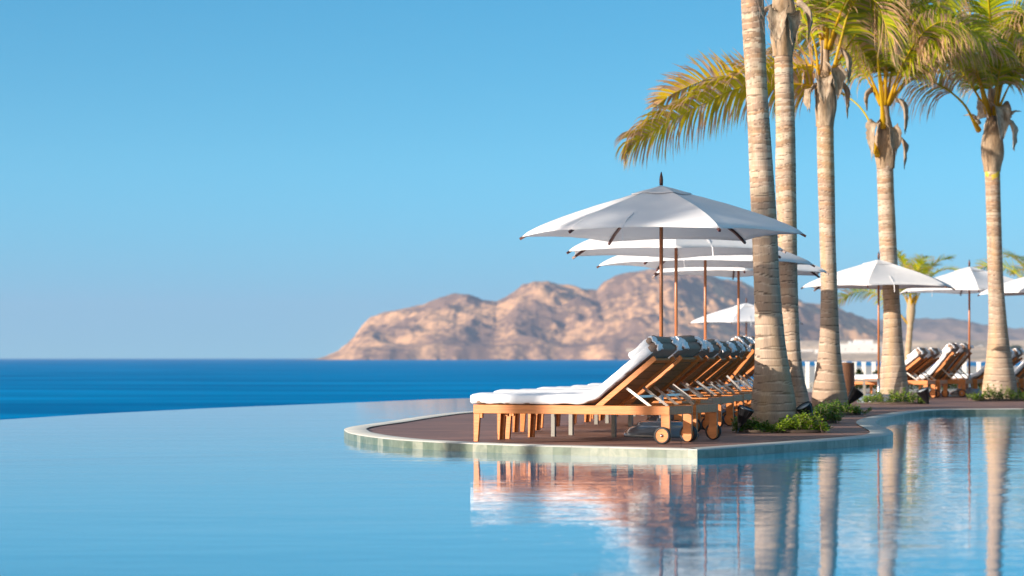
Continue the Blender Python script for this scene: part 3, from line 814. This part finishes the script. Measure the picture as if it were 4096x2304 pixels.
def flap(p, az, L, w, curl, parent, seed, colr=(0.44,0.35,0.26), up=.3):
    L = L*.68
    """a dry boot of leaf sheath peeling away and hanging down"""
    m = MB(); rr = random.Random(seed); d = Vector((math.cos(az)*.42, math.sin(az)*.42, up+.12)).normalized(); q = Vector(p)
    side = Vector((-math.sin(az), math.cos(az), 0)); n = 12; g = []
    for i in range(n+1):
        f = i/n; ww = w*1.1*(1-f**2*.72)*(1+.45*fn(f*4,seed)+.2*fn(f*11,seed+3)); row = []
        for j in range(7):
            v = j/6-.5; nrm = d.cross(side)
            cup = (abs(v)*2)**2*ww*.35*(1 if curl>0 else -1)*(1-.3*f)
            tip = .22*fn(v*9,seed*1.3)*f**2
            row.append(m.vert(q+side*ww*v+nrm*(cup+.012*fn(f*6,v*6,seed))+d*tip, mixc(colr,(0.25,0.18,0.12), max(0,min(1,.35+fn(f*5,v*9,seed)*1.3)))))
        g.append(row); q = q+d*L/n
        d = (d+Vector((0,0,-abs(curl)*(.55+.3*math.sin(f*3)))) ).normalized()
    for i in range(n):
        for j in range(6): m.face((g[i][j],g[i][j+1],g[i+1][j+1],g[i+1][j]),0,True)
    o = m.build('leaf_sheath','sheath_fibre',parent,colour=True)
    s = o.modifiers.new('Solidify','SOLIDIFY'); s.thickness = .008
    return o
def crownshaft(ax, y, zb, zt, r0, r1, rt, parent, seed):
    m = MB(); prev = None; n = 60; ns = 36
    for i in range(n+1):
        f = i/n; z = zb+(zt-zb)*f
        r = r0+(r1-r0)*sstep(0,.25,f)
        if f > .3: r = r1+(rt-r1)*sstep(.3,.75,f)
        ring = []
        for k in range(ns):
            a = 2*math.pi*k/ns; c,s = math.cos(a), math.sin(a)
            rd = r*(1+.10*fn(c*1.5+seed,s*1.5,z*3)+.04*fn(c*5,s*5,z*6+seed)+.06*math.sin(a*3+z*5+seed))
            e = fn(c*2+seed, s*2, z*2.0)
            cc = mixc((0.36,0.24,0.14),(0.48,0.36,0.25), .5+e)
            cc = mixc(cc,(0.14,0.10,0.07), max(0,min(.8,fn(c*6,s*6,z*1.5+seed)*1.6)))
            ring.append(m.vert((ax+c*rd,s*rd,z),cc))
        if prev:
            for k in range(ns): m.face((prev[k],prev[(k+1)%ns],ring[(k+1)%ns],ring[k]),0,True)
        prev = ring
    return m.build('crown_shaft','sheath_fibre',parent,colour=True)
def auto_fronds(base, parent, seed, count, length, az0=0, elev=(55,82), arch=1.0, avoid=None, **kw):
    rr = random.Random(seed)
    for i in range(count):
        az = az0+2*math.pi*i/count*1.0+rr.uniform(-.25,.25)
        if avoid and avoid(az): continue
        el = R(rr.uniform(*elev)); l = length*rr.uniform(.88,1.1)
        d = Vector((math.cos(az)*math.cos(el), math.sin(az)*math.cos(el), math.sin(el))); q = Vector(base)+Vector((math.cos(az)*.08,math.sin(az)*.08,-.25)); pts = [q.copy()]
        k = 7
        for j in range(k):
            q = q+d*l/k; pts.append(q.copy()); d = (d+Vector((math.cos(az)*.05,math.sin(az)*.05,-.34*arch*(j+1)/k*1.7))).normalized()
        kk = dict(dry=rr.uniform(.05,.30), droop=.26, n=90, L=.78, roll=rr.uniform(-40,40))
        kk.update(kw)
        frond(pts, parent, seed=seed*31+i, **kk)
GP = 'tall coconut palms on the deck'
def palm(rows, D, ztop, seed, label, shaft=None, group=GP, **kw):
    m, ax, rf = trunk_mesh([(a*V,b*V,c*V) for a,b,c in rows], D, ztop, seed, **kw)
    x0 = ax(0.0)
    e = empty('palm_tree', (x0,D,0), 0, label, 'palm tree', group)
    m.v = [(a-x0,b,c) for a,b,c in m.v]
    m.build('trunk','trunk_bark',e,colour=True)
    e['x0'] = x0
    return e, (lambda z: ax(z)-x0), rf
def L3(px, py, D, e):  # photograph survey point to the palm's own frame
    p = P(px,py,D); return (p.x-e.location.x, p.y-e.location.y, p.z)
# first palm (crown above the picture)
t1,ax,rf = palm([(0,1863,1922),(115,1870,1926),(230,1878,1930),(345,1882,1939),(460,1886,1948),(600,1893,1957),(700,1896,1960),(760,1898,1965),(830,1899,1972),(900,1900,1980),(960,1897,1992),(1000,1892,2000),(1040,1884,2008),(1075,1879,2013),(1095,1877,2014)],28.0,5.9,3.1,
  'nearest and thickest palm trunk, standing at the right end of the lounger row')
crownshaft(ax(5.75),0,5.65,6.6,.13,.17,.09,t1,3)
for i in range(5): flap((ax(5.8)+.13*math.cos(i*1.3),.13*math.sin(i*1.3),6.0),i*1.3,.5,.16,.8,t1,i)
auto_fronds((ax(5.9),0,6.5), t1, 11, 13, 3.3, avoid=None)
# a few hairs of dry fibre reach down into the picture at the top of the trunk
fb = MB(); rr = random.Random(5)
for i in range(26):
    z0 = rr.uniform(4.75,5.2); a = rr.uniform(-1.9,-.2); r = rf(z0)+.005; q = Vector((ax(z0)+math.cos(a)*r, math.sin(a)*r, z0)); pts = [q.copy()]
    d = Vector((math.cos(a)*.5,math.sin(a)*.5,-.6))
    for j in range(5): q = q+d*.045; d = (d+Vector((rr.uniform(-.35,.35),rr.uniform(-.3,.3),-.25))).normalized(); pts.append(q.copy())
    fb.tube(pts,.0022,4)
fb.build('dry_fibre','taupe_fabric',t1)
# second palm
t2,ax,rf = palm([(115,1947,1993),(200,1949,1996),(300,1952,2000),(460,1950,2003),(600,1957,2005),(700,1960,2006),(760,1963,2008),(840,1970,2011),(900,1976,2014),(960,1983,2024),(1000,1986,2034),(1035,1984,2045),(1055,1982,2048)],34.5,5.35,5.7,
  'second palm, its slim trunk rising right behind the nearest thick trunk')
crownshaft(ax(5.3),0,5.15,6.6,.14,.19,.12,t2,5)
for az,L_,w,z,c in [(-1.9,.75,.26,5.75,.9),(-1.2,.6,.22,5.7,.8),(-.2,.75,.24,5.85,.7),(3.4,.5,.2,5.8,.9),(1.5,.6,.2,5.8,.8)]:
    flap((ax(5.6)+.19*math.cos(az),.19*math.sin(az),z),az,L_,w,c,t2,int(L_*100)+int(z*7),up=-.2)
auto_fronds((ax(5.35),0,6.5), t2, 23, 11, 3.2, az0=.3)
# third palm, with the big frond reaching left
t3,ax,rf = palm([(300,2054,2098),(345,2055,2097),(460,2057,2100),(600,2062,2102),(690,2064,2105),(760,2065,2108),(860,2062,2112),(900,2058,2115),(930,2053,2120),(965,2047,2126),(1000,2041,2133),(1030,2038,2138)],40.0,4.85,8.3,
  'third palm, with a long yellow green frond arching to the left over the parasols')
crownshaft(ax(4.85),0,4.68,6.1,.145,.175,.075,t3,8)
for az,L_,w,z,c in [(-1.75,.62,.26,5.45,1.0),(-1.1,.75,.28,5.62,.95),(-2.7,.62,.22,5.3,1.0),(-.1,.75,.24,5.35,.8),(-.4,.85,.22,5.9,.7),(2.5,.6,.22,5.5,.9),(1.2,.6,.22,5.5,.9)]:
    flap((ax(5.2)+.20*math.cos(az),.20*math.sin(az),z),az,L_,w,c,t3,int(L_*100)+int(z*9),up=-.25)
def zoom5(x,y): return (2500+x/2.07, y/2.07)
def F3(lst, D0, D1, e, conv):
    k = len(lst)-1; return [L3(*conv(x,y), D0+(D1-D0)*i/k, e) for i,(x,y) in enumerate(lst)]
frond(F3([(1640,745),(1540,708),(1400,695),(1200,690),(1000,712),(800,785),(600,885),(400,985),(230,1080),(90,1165),(30,1250)],40,39.2,t3,zoom5), t3, n=150, base_w=.062, L=.85, start=.08, droop=.75, dry=.30, seed=301, green=(0.50,0.40,0.012), lime=(0.62,0.56,0.012), petr=.03, roll=58)
frond(F3([(1640,640),(1560,545),(1400,565),(1230,615),(1050,655),(880,655),(700,650),(520,715),(370,790),(250,880)],40,40.9,t3,zoom5), t3, n=120, base_w=.055, L=.66, start=.10, droop=.16, dry=.40, seed=302, green=(0.55,0.42,0.02), lime=(0.75,0.50,0.01), petr=.028, roll=50)
frond(F3([(1590,640),(1596,560),(1560,330),(1455,90),(1330,-150),(1150,-300),(950,-330)],40,39.6,t3,zoom5), t3, n=80, L=.6, start=.35, seed=303, petr=.05)
frond(F3([(1715,640),(1735,540),(1790,320),(1865,70),(1990,-60),(2100,60),(2170,240),(2200,420)],39.9,39.3,t3,zoom5), t3, n=100, L=.9, start=.30, droop=.42, dry=.3, seed=304, petr=.05, green=(0.14,0.22,0.02), roll=-50)
frond(F3([(1700,600),(1790,470),(1900,300),(2000,180),(2080,160),(2160,230),(2230,380)],40.1,41.5,t3,zoom5), t3, n=90, L=.8, start=.3, droop=.45, dry=.4, roll=45, seed=305)
frond(F3([(1650,600),(1560,500),(1480,430),(1400,400),(1300,400),(1220,440)],40.1,42.5,t3,zoom5), t3, n=60, L=.5, start=.3, droop=.4, dry=.5, seed=306, green=OLIVE)
auto_fronds((ax(5.6),0,6.2), t3, 37, 13, 3.0, az0=-1.2, avoid=lambda a: 2.2 < (a%6.283) < 4.1, dry=.2, droop=.34)
# fourth palm
def zoom6(x,y): return (3200+x/2.07, y/2.07)
t4,ax,rf = palm([(395,2205,2247),(460,2207,2248),(600,2211,2255),(690,2217,2259),(760,2223,2264),(830,2222,2269),(880,2220,2272),(930,2215,2279),(960,2212,2284),(990,2208,2288),(1015,2206,2291)],46.0,4.55,11.9,
  'fourth palm, between the two right parasols, with a curved yellow frond stalk on its left')
crownshaft(ax(4.6),0,4.45,6.0,.165,.20,.08,t4,12)
for az,L_,w,z,c in [(-2.4,1.0,.24,5.3,1.1),(-1.2,.7,.26,5.2,1.0),(-.3,.8,.24,5.0,.9),(-.5,.9,.22,5.7,.8),(3.1,.6,.24,5.9,.9),(1.5,.6,.22,5.3,.9)]:
    flap((ax(5.0)+.22*math.cos(az),.22*math.sin(az),z),az,L_,w,c,t4,int(L_*100)+int(z*9),up=-.25)
frond(F3([(640,1290),(612,1180),(600,1080),(550,960),(470,860),(370,790),(250,740),(130,720),(20,760)],45.8,47.5,t4,zoom6), t4, n=60, L=.5, start=.62, droop=.45, dry=.7, seed=401, petr=.055)
frond(F3([(690,1060),(680,900),(655,650),(640,400),(620,150),(560,-80),(430,-180),(330,-60)],45.8,44.8,t4,zoom6), t4, n=100, L=.9, start=.42, droop=.45, dry=.22, roll=60, seed=402, petr=.06, green=(0.12,0.19,0.02))
frond(F3([(700,800),(730,500),(800,200),(900,60),(1010,80),(1090,250),(1130,450)],46,45,t4,zoom6), t4, n=100, L=.85, start=.25, droop=.45, dry=.35, roll=50, seed=403)
frond(F3([(690,800),(640,500),(560,250),(440,90),(340,150),(270,330)],46,47,t4,zoom6), t4, n=100, L=.85, start=.25, droop=.42, dry=.25, roll=-50, seed=404)
frond(F3([(700,700),(720,450),(740,180),(760,-60),(840,-160),(950,-60)],46,44.5,t4,zoom6), t4, n=100, L=.85, start=.25, droop=.45, dry=.2, roll=40, seed=405, green=(0.12,0.20,0.02))
auto_fronds((ax(5.0),0,5.9), t4, 43, 12, 2.9, az0=.4, dry=.22, droop=.62, L=.95)
# fifth palm
t5,ax,rf = palm([(405,2477,2515),(500,2480,2517),(600,2483,2520),(690,2485,2523),(760,2487,2528),(830,2487,2535),(870,2484,2539),(920,2479,2548),(960,2474,2556),(1000,2468,2563)],49.0,4.75,14.2,
  'fifth palm at the right edge, with a yellow band under its grey leaf sheaths', yellow=(4.45,4.95))
crownshaft(ax(4.8),0,4.62,6.3,.165,.225,.09,t5,15)
for az,L_,w,z,c in [(-1.3,1.1,.34,5.9,1.0),(-.5,1.0,.26,5.6,.9),(-2.4,.6,.24,5.7,-.1),(3.0,.5,.22,5.6,-.2),(.2,.7,.22,5.6,-.2),(1.5,.7,.22,5.6,.8)]:
    flap((ax(5.0)+.22*math.cos(az),.22*math.sin(az),z),az,L_,w,c,t5,int(L_*100)+int(z*9),up=-.1 if c>0 else .9, colr=(0.60,0.54,0.46))
frond(F3([(1480,1080),(1440,1010),(1370,880),(1270,780),(1150,700),(1000,632),(860,595),(760,600)],48.9,47.5,t5,zoom6), t5, n=80, L=1.1, start=.45, droop=.8, dry=.85, seed=501, petr=.06, roll=40)
frond(F3([(1550,940),(1500,720),(1450,540),(1400,380),(1320,250),(1230,230),(1150,300)],48.8,47.8,t5,zoom6), t5, n=80, L=.85, start=.40, droop=.5, dry=.3, roll=-60, seed=502, petr=.06)
frond(F3([(1600,560),(1570,200),(1450,-60),(1300,-80),(1180,60),(1050,215),(950,360),(875,485)],48.9,47.2,t5,zoom6), t5, n=110, L=.80, start=.35, droop=.22, dry=.06, seed=503, green=(0.15,0.24,0.03), petr=.045, roll=-55)
frond(F3([(1590,700),(1585,480),(1575,200),(1560,-50),(1600,-200),(1720,-220)],48.7,47.5,t5,zoom6), t5, n=100, L=.9, start=.35, droop=.35, dry=.08, seed=504, petr=.06)
frond(F3([(1620,650),(1660,400),(1740,200),(1850,150),(1950,280),(2020,480)],48.9,48,t5,zoom6), t5, n=100, L=.9, start=.2, droop=.4, dry=.2, roll=50, seed=505, green=(0.12,0.20,0.03))
frond(F3([(1620,800),(1680,620),(1760,520),(1860,560),(1930,700)],49.1,49.6,t5,zoom6), t5, n=70, L=.6, start=.2, droop=.5, dry=.6, seed=506)
frond(F3([(1600,700),(1560,480),(1480,300),(1380,200),(1280,260),(1220,400)],49.1,50.2,t5,zoom6), t5, n=100, L=.85, start=.2, droop=.4, dry=.2, roll=-45, seed=507, green=OLIVE)
auto_fronds((ax(5.2),0,6.0), t5, 53, 12, 3.0, az0=.1, dry=.18, droop=.60, L=.95)
# young palms further back
GB = 'smaller palms behind the far parasols'
def far_palm(px, D, trunk_top_px, seed, label, n=13, length=2.4, r=.16, zb=-.42, el=(50,80)):
    x = (px-2048)/F*D; zt = EYE+(HZ-trunk_top_px)/F*D
    e = empty('palm_tree',(x,D,zb),0,label,'palm tree',GB)
    m = MB(); pts=[]; cs=[]; rs=[]
    for i in range(40):
        f = i/39; z=(zt-zb)*f; pts.append((.08*math.sin(f*3+seed),0,z)); rs.append(r*(1.15-.25*f)*(1+.06*math.sin(i*1.9))+(.05 if f>.72 else 0)*sstep(.72,.85,f))
        cs.append(mixc((.44,.33,.22),(.30,.20,.11),(.5+.5*math.sin(i*2.4))*.6 if f<.72 else .3))
    m.tube(pts,rs,16,cols=cs); m.build('trunk','trunk_bark',e,colour=True)
    auto_fronds((pts[-1][0],0,zt-zb), e, seed, n, length, elev=el, arch=.75, n=52, L=.62, base_w=.045, dry=.08, droop=.2, petr=.04)
    return e
fp = far_palm(3637,78.0,1195,61,'young palm behind the fourth trunk, green crown above the white parasol', length=2.0, r=.10, n=11, el=(62,88))
frond([(0,0,2.3),(-.5,0,2.9),(-1.2,.1,3.4),(-1.9,.1,3.35),(-2.4,.1,2.9)], fp, n=50, L=.6, start=.3, droop=.2, seed=611, base_w=.05, roll=50)
far_palm(4185,74.0,1190,71,'palm cut by the right edge, blue green fronds behind the right parasol', length=2.7, n=10)
# two palms on the near terrace, left of the picture: their crowns dapple the first parasol and lounger
def side_palm(x, y, h, seed, label, n=14, r=.17, length=3.2, elev=(15,75)):
    e = empty('palm_tree',(x,y,0),0,label,'palm tree','palms on the near terrace')
    m = MB(); m.tube([(0.1*math.sin(i*.25),0,h*i/30) for i in range(31)],[r*(1.5-.5*sstep(0,.2,i/30))*(1+.04*(i%2)) for i in range(31)],18,cols=[BARK[i%4] for i in range(31)])
    m.build('trunk','trunk_bark',e,colour=True)
    auto_fronds((0.1*math.sin(7.5),0,h), e, seed, n, length, elev=elev, dry=.1, droop=.3, n=60)
    return e
tz = math.tan(SUN_EL)
def caster(tx, ty, tz_, dist): return tx-SUN_AZ.x*dist, ty-SUN_AZ.y*dist, tz_+dist*tz
x,y,z = caster(1.75,25.2,2.35,23); side_palm(x,y,z-.1,81,'palm outside the left of the picture, taller one', n=20, length=2.8, elev=(38,85))
x,y,z = caster(.1,22.6,0,14.0); side_palm(x-.78,y,5.6,83,'palm outside the left of the picture, shorter one', n=9, length=2.4, r=.09)

# ------------------------------------------------------------ ground cover at the trunks
def shrub(px0, px1, D, h, seed, label, n, depth=.5, lime=.3):
    x0 = (px0-2048)/F*D; x1 = (px1-2048)/F*D; cx = (x0+x1)/2
    e = empty('low_shrub',(cx,D,0),0,label,'shrub','low leafy shrubs planted round the palm trunks')
    rr = random.Random(seed); m = MB(); sm = MB()
    ns = n//26
    for s in range(ns):
        bx = rr.uniform(x0,x1)-cx; by = rr.uniform(-depth/2,depth/2)
        hh = h*(.45+.55*rr.random())*(1-.55*abs(bx/((x1-x0)/2))**3)*(.75+.5*max(0,.5+fn(bx*3+seed,by*3)))
        tip = Vector((bx+rr.uniform(-.09,.09), by+rr.uniform(-.09,.09), hh)); bot = Vector((bx,by,0))
        sm.tube([bot, bot.lerp(tip,.5)+Vector((.01,.01,0)), tip],[.004,.003,.0015],4)
        for k in range(26):
            f = .15+.85*(k+1)/26; p = bot.lerp(tip,f); a = rr.uniform(0,6.28); el = rr.uniform(-.1,.9)
            d = Vector((math.cos(a)*math.cos(el),math.sin(a)*math.cos(el),math.sin(el))); sd = d.cross(Vector((0,0,1))).normalized(); sd = (sd+Vector((0,0,rr.uniform(-.5,.5)))).normalized()
            l = rr.uniform(.028,.052); w = l*rr.uniform(.5,.7); nn = d.cross(sd)
            c = mixc(mixc((.06,.14,.02),(.13,.26,.02),rr.random()), (.42,.52,.02), lime*rr.random()**.5*f)
            q = p+d*.012
            ids = [m.vert(q,c), m.vert(q+d*l*.3+sd*w*.45,c), m.vert(q+d*l*.75+sd*w*.42,c), m.vert(q+d*l+nn*.004,c), m.vert(q+d*l*.75-sd*w*.42,c), m.vert(q+d*l*.3-sd*w*.45,c)]
            mid = m.vert(q+d*l*.5-nn*l*.10,c)
            for i in range(6): m.face((ids[i],ids[(i+1)%6],mid))
    m.build('foliage','shrub_leaf',e,colour=True)
    sm.build('stems','taupe_fabric',e)
    b = MB(); b.lathe([(.0,.002),(1,.002),(.95,.03),(.0,.05)],28,cap=False)
    b.v = [(vx*(x1-x0)/2*.95, vy*depth*.55, vz) for vx,vy,vz in b.v]
    b.build('soil','soil',e)
    return e
shrub(2938,3082,27.55,.17,1,'dark green low shrub left of the thick trunk, beside the black spotlight',1300,.34,.1)
shrub(3098,3300,27.45,.23,2,'bright lime green low shrub at the right foot of the thick trunk',2000,.38,.7)
shrub(3215,3350,31.5,.20,3,'dark low shrub spilling behind the second spotlight beside the second palm',1300,.5,.15)
shrub(3260,3450,36.2,.20,4,'wide dark green shrub round the foot of the third palm',2000,.7,.12)
shrub(3455,3700,44.6,.24,5,'sunlit green shrub round the foot of the fourth palm',2200,.8,.5)
shrub(3885,4110,47.6,.26,6,'sunlit green shrub round the foot of the fifth palm',2200,.8,.5)
# ------------------------------------------------------------ garden spotlights
def spotlight():
    e = empty('garden_spotlight',(0,0,0))
    m = MB(); m.lathe([(.0,-.12),(.022,-.12),(.030,-.09),(.045,-.06),(.088,.095),(.092,.10),(.092,.115),(.080,.112),(.078,.10),(.0,.098)],28,cap=False)
    for k in range(10):
        a = 2*math.pi*k/10; d = Vector((math.cos(a),math.sin(a),0)); m.beam(d*.04+Vector((0,0,-.06)), d*.094+Vector((0,0,.098)),.006,.010,up=d)
    h = m.build('lamp_head','black_plastic',e)
    g = MB(); g.lathe([(.0,.105),(.077,.105),(.077,.101),(.0,.101)],24,cap=False); g.build('lens','lens',h)
    s = MB(); s.tube([(0,0,-.34),(0,0,-.13)],.012,8); s.build('stake','black_plastic',e)
    return e, h
sp, hd = spotlight(); index_kids()
def put_spot(px, py, D, tilt, az, label, first=False, s=1.0):
    o = sp if first else copy_tree(sp)
    p = P(px,py,D); o.location = p; o.rotation_euler = (0,R(tilt),R(az)); o['label']=label; o['category']='spotlight'; o['group']='black garden spotlights'
    o.scale = (s,s,s)
    return o
put_spot(2972,1668,27.3,-22,150,'black spotlight in the shrub left of the thick trunk, seen from its side', True, 1.0)
put_spot(3232,1655,27.9,-32,25,'black spotlight with its pale lens showing, right of the thick trunk',s=1.0)
put_spot(3412,1588,37.0,38,0,'black spotlight leaning beside the third palm',s=1.15)
put_spot(3700,1585,44.2,25,200,'black spotlight in the shrub at the right foot of the fourth palm',s=1.2)
for o in [x for x in col.objects if x.name.startswith('garden_spotlight')]:
    pass
# ------------------------------------------------------------ wicker bin, posts, hedges
m = MB(); pr = []
for i in range(40):
    z = .62*i/39; pr.append((.17+.02*math.sin(z*4)+.006*(i%2), z))
m.lathe([(0,0)]+pr+[(.15,.62),(.14,.5),(0,.5)],36,cap=False)
o = m.build('wicker_bin','wicker'); pp = P(3375,1560,47.5); o.location = (pp.x,47.5,0); o.scale=(1.1,1.1,1.22)
tag(o,'round brown wicker bin partly hidden by the third palm trunk','bin')
GS = 'white posts along the beach edge'
post_px = [3230,3268,3378,3418,3455,3495,3533,3858,3915,4035]
for i,px in enumerate(post_px):
    D = 68.0; m = MB(); m.box(-.048,.048,-.048,.048,-.02,.70); m.box(-.058,.058,-.058,.058,.701,.735); 
    o = m.build('post','white_wall'); o.location=((px-2048)/F*D,D,0)
    tag(o, ['white post between the second and third palm trunks, left one','white post just left of the third palm trunk','white post just right of the third palm trunk','second white post right of the third palm trunk','white post with a round green shrub on its right, above the side table','white post beside a dark green shrub, above the side table','white post just left of the fourth palm trunk','white post between the raised loungers and the right parasol pole','white post just right of the right parasol pole','white post right of the fifth palm trunk'][i],'post',GS)
m = MB(); m.box(5.5,20,-.15,.15,.0,.16); o = m.build('low_wall','white_wall'); o.location=(2.2,68.25,0); tag(o,'low white wall under the row of posts at the beach edge','wall')
def hedge(px0,px1,D,h,zb,seed,label,cat='hedge',n=1500,dep=.6,ls=.07,flower=0):
    x0=(px0-2048)/F*D; x1=(px1-2048)/F*D; cx=(x0+x1)/2; rr=random.Random(seed); m=MB()
    for i in range(n):
        f = rr.uniform(-1,1); x=f*(x1-x0)/2; y=rr.uniform(-dep/2,dep/2); z=h*rr.random()**.6*(.6+.4*math.sqrt(max(0,1-f*f)))*(.8+.35*fn(x*2,seed))
        a=rr.uniform(0,6.28); el=rr.uniform(-.5,1.2); d=Vector((math.cos(a)*math.cos(el),math.sin(a)*math.cos(el),math.sin(el))); sd=d.cross(Vector((.1,.2,1))).normalized()
        l=ls*rr.uniform(.6,1.3); c=mixc((.035,.07,.015),(.12,.17,.03),rr.random())
        if rr.random()<flower: c=(.5,.06,.12)
        p=Vector((x,y,max(0.01,z))); ids=[m.vert(p,c),m.vert(p+d*l*.5+sd*l*.3,c),m.vert(p+d*l,c),m.vert(p+d*l*.5-sd*l*.3,c)]; m.face(ids)
    o=m.build({'hedge':'hedge','tree':'round_tree'}.get(cat,'round_bush'),'shrub_leaf',colour=True); o.location=(cx,D,zb)
    tag(o,label,cat)
    return o
hedge(3385,4200,63.0,.34,0,91,'long low flowering hedge behind the far right loungers',n=9000,flower=.03)
hedge(3424,3452,67.3,.62,0,92,'round green bush between the white posts above the side table','bush',n=900,dep=.3)
hedge(3485,3530,67.3,.58,0,93,'dark green bush among the white posts left of the fourth palm trunk','bush',n=1100,dep=.3)
hedge(3868,3895,67.3,.50,0,94,'small green bush left of the right parasol pole','bush',n=700,dep=.3)
hedge(4038,4086,3050,9,8.5,95,'round green tree on the far slope right of the fifth palm trunk','tree',n=1500,dep=8,ls=1.6)
# ------------------------------------------------------------ light, air, camera
w = bpy.data.worlds.new('World'); sc.world = w; w.use_nodes = True; nt = w.node_tree; nt.nodes.clear(); L = nt.links.new
out = nt.nodes.new('ShaderNodeOutputWorld'); bg = nt.nodes.new('ShaderNodeBackground'); sky = nt.nodes.new('ShaderNodeTexSky')
sky.sky_type = 'NISHITA'; sky.sun_disc = False; sky.sun_elevation = SUN_EL
sky.sun_rotation = math.atan2(-SUN_AZ.x, -SUN_AZ.y)
sky.air_density = 1.0; sky.dust_density = 0.25; sky.ozone_density = 2.2; sky.altitude = 0
tc = nt.nodes.new('ShaderNodeTexCoord'); sep = nt.nodes.new('ShaderNodeSeparateXYZ'); L(tc.outputs['Generated'], sep.inputs[0])
def mth(op, a, b=None, c=None, clamp=False):
    n = nt.nodes.new('ShaderNodeMath'); n.operation = op; n.use_clamp = clamp
    for i, v in enumerate((a, b, c)):
        if v is None: continue
        if isinstance(v, (int, float)): n.inputs[i].default_value = v
        else: L(v, n.inputs[i])
    return n.outputs[0]
# the air is clear and deep blue away from the sun and pale round it
dt = mth('ADD', mth('MULTIPLY', sep.outputs['X'], -SUN_AZ.x), mth('MULTIPLY', sep.outputs['Y'], -SUN_AZ.y))
mr = nt.nodes.new('ShaderNodeMapRange'); mr.interpolation_type = 'SMOOTHSTEP'; mr.inputs['From Min'].default_value = -0.25; mr.inputs['From Max'].default_value = 0.55
L(dt, mr.inputs['Value']); fac = mr.outputs['Result']
SKY_K, SKY_O = 2.2, 0.16
zc = mth('MULTIPLY_ADD', sep.outputs['Z'], SKY_K, SKY_O); zs = mth('MULTIPLY_ADD', sep.outputs['Z'], 1.0, 0.02)
zz = mth('ADD', mth('MULTIPLY', zc, mth('SUBTRACT', 1.0, fac)), mth('MULTIPLY', zs, fac))
cmb = nt.nodes.new('ShaderNodeCombineXYZ'); L(sep.outputs['X'], cmb.inputs[0]); L(sep.outputs['Y'], cmb.inputs[1]); L(zz, cmb.inputs[2])
nm = nt.nodes.new('ShaderNodeVectorMath'); nm.operation='NORMALIZE'; L(cmb.outputs[0], nm.inputs[0]); L(nm.outputs[0], sky.inputs['Vector'])
hs = nt.nodes.new('ShaderNodeHueSaturation'); L(mth('MULTIPLY_ADD', fac, -0.75, 1.34), hs.inputs['Saturation']); L(sky.outputs[0], hs.inputs['Color'])
tc2 = nt.nodes.new('ShaderNodeMix'); tc2.data_type='RGBA'; tc2.inputs[6].default_value = (1.08,1.36,1.07,1); tc2.inputs[7].default_value = (1.22,1.03,0.88,1); L(fac, tc2.inputs[0])
tm = nt.nodes.new('ShaderNodeMix'); tm.data_type='RGBA'; tm.blend_type='MULTIPLY'; tm.inputs[0].default_value=1
L(hs.outputs[0], tm.inputs[6]); L(tc2.outputs[2], tm.inputs[7])
# dull layer of dust lying low over the sea
hb = nt.nodes.new('ShaderNodeMapRange'); hb.interpolation_type = 'SMOOTHSTEP'; hb.inputs['From Min'].default_value = 0.0; hb.inputs['From Max'].default_value = 0.085
L(sep.outputs['Z'], hb.inputs['Value'])
hc = nt.nodes.new('ShaderNodeMix'); hc.data_type='RGBA'; hc.inputs[6].default_value = (0.74,0.64,0.68,1); hc.inputs[7].default_value = (1.14,1.01,0.97,1); L(hb.outputs['Result'], hc.inputs[0])
h2 = nt.nodes.new('ShaderNodeMapRange'); h2.inputs['From Min'].default_value = 0.085; h2.inputs['From Max'].default_value = 0.16; L(sep.outputs['Z'], h2.inputs['Value'])
hd2 = nt.nodes.new('ShaderNodeMix'); hd2.data_type='RGBA'; hd2.inputs[7].default_value = (1,1,1,1); L(hc.outputs[2], hd2.inputs[6]); L(h2.outputs['Result'], hd2.inputs[0])
t3_ = nt.nodes.new('ShaderNodeMix'); t3_.data_type='RGBA'; t3_.blend_type='MULTIPLY'; t3_.inputs[0].default_value=1; L(tm.outputs[2], t3_.inputs[6]); L(hd2.outputs[2], t3_.inputs[7])
L(t3_.outputs[2], bg.inputs['Color']); bg.inputs['Strength'].default_value = 0.132
L(bg.outputs[0], out.inputs['Surface'])
sl = bpy.data.lights.new('sun','SUN'); sl.energy = 4.3; sl.angle = R(0.55); sl.color = (1.0,0.88,0.74)
so = bpy.data.objects.new('sun', sl); col.objects.link(so)
d = Vector((SUN_AZ.x*math.cos(SUN_EL), SUN_AZ.y*math.cos(SUN_EL), -math.sin(SUN_EL))); so.rotation_euler = d.to_track_quat('-Z','Y').to_euler()
HAZE = 6.5e-5
if HAZE:
    hm = MB(); hm.box(-9500,9500,-60,14500,SEA-12,330)
    m_, nt2, o2 = newmat('haze_air'); pv = nt2.nodes.new('ShaderNodeVolumePrincipled'); pv.inputs['Color'].default_value=(0.52,0.60,0.76,1); pv.inputs['Density'].default_value=HAZE; pv.inputs['Anisotropy'].default_value=0.2
    nt2.links.new(pv.outputs[0], o2.inputs['Volume']); tag(hm.build('haze','haze_air'),kind='stuff')
cd = bpy.data.cameras.new('camera'); cam = bpy.data.objects.new('camera', cd); col.objects.link(cam)
cam.location = (0,0,EYE); cam.rotation_euler = (R(90),0,0); cd.sensor_width = 36; cd.lens = 36*F/4096
cd.shift_y = (HZ-1152)/4096; cd.clip_start = .5; cd.clip_end = 60000
cd.dof.use_dof = True; cd.dof.focus_distance = 25.0; cd.dof.aperture_fstop = 2.6
sc.camera = cam
sc.view_settings.view_transform = 'Standard'; sc.view_settings.look = 'None'; sc.view_settings.exposure = 0.97; sc.view_settings.gamma = 1
sc.cycles.max_bounces = 8; sc.cycles.volume_bounces = 1; sc.cycles.volume_max_steps = 64
sc.cycles.sample_clamp_indirect = 6
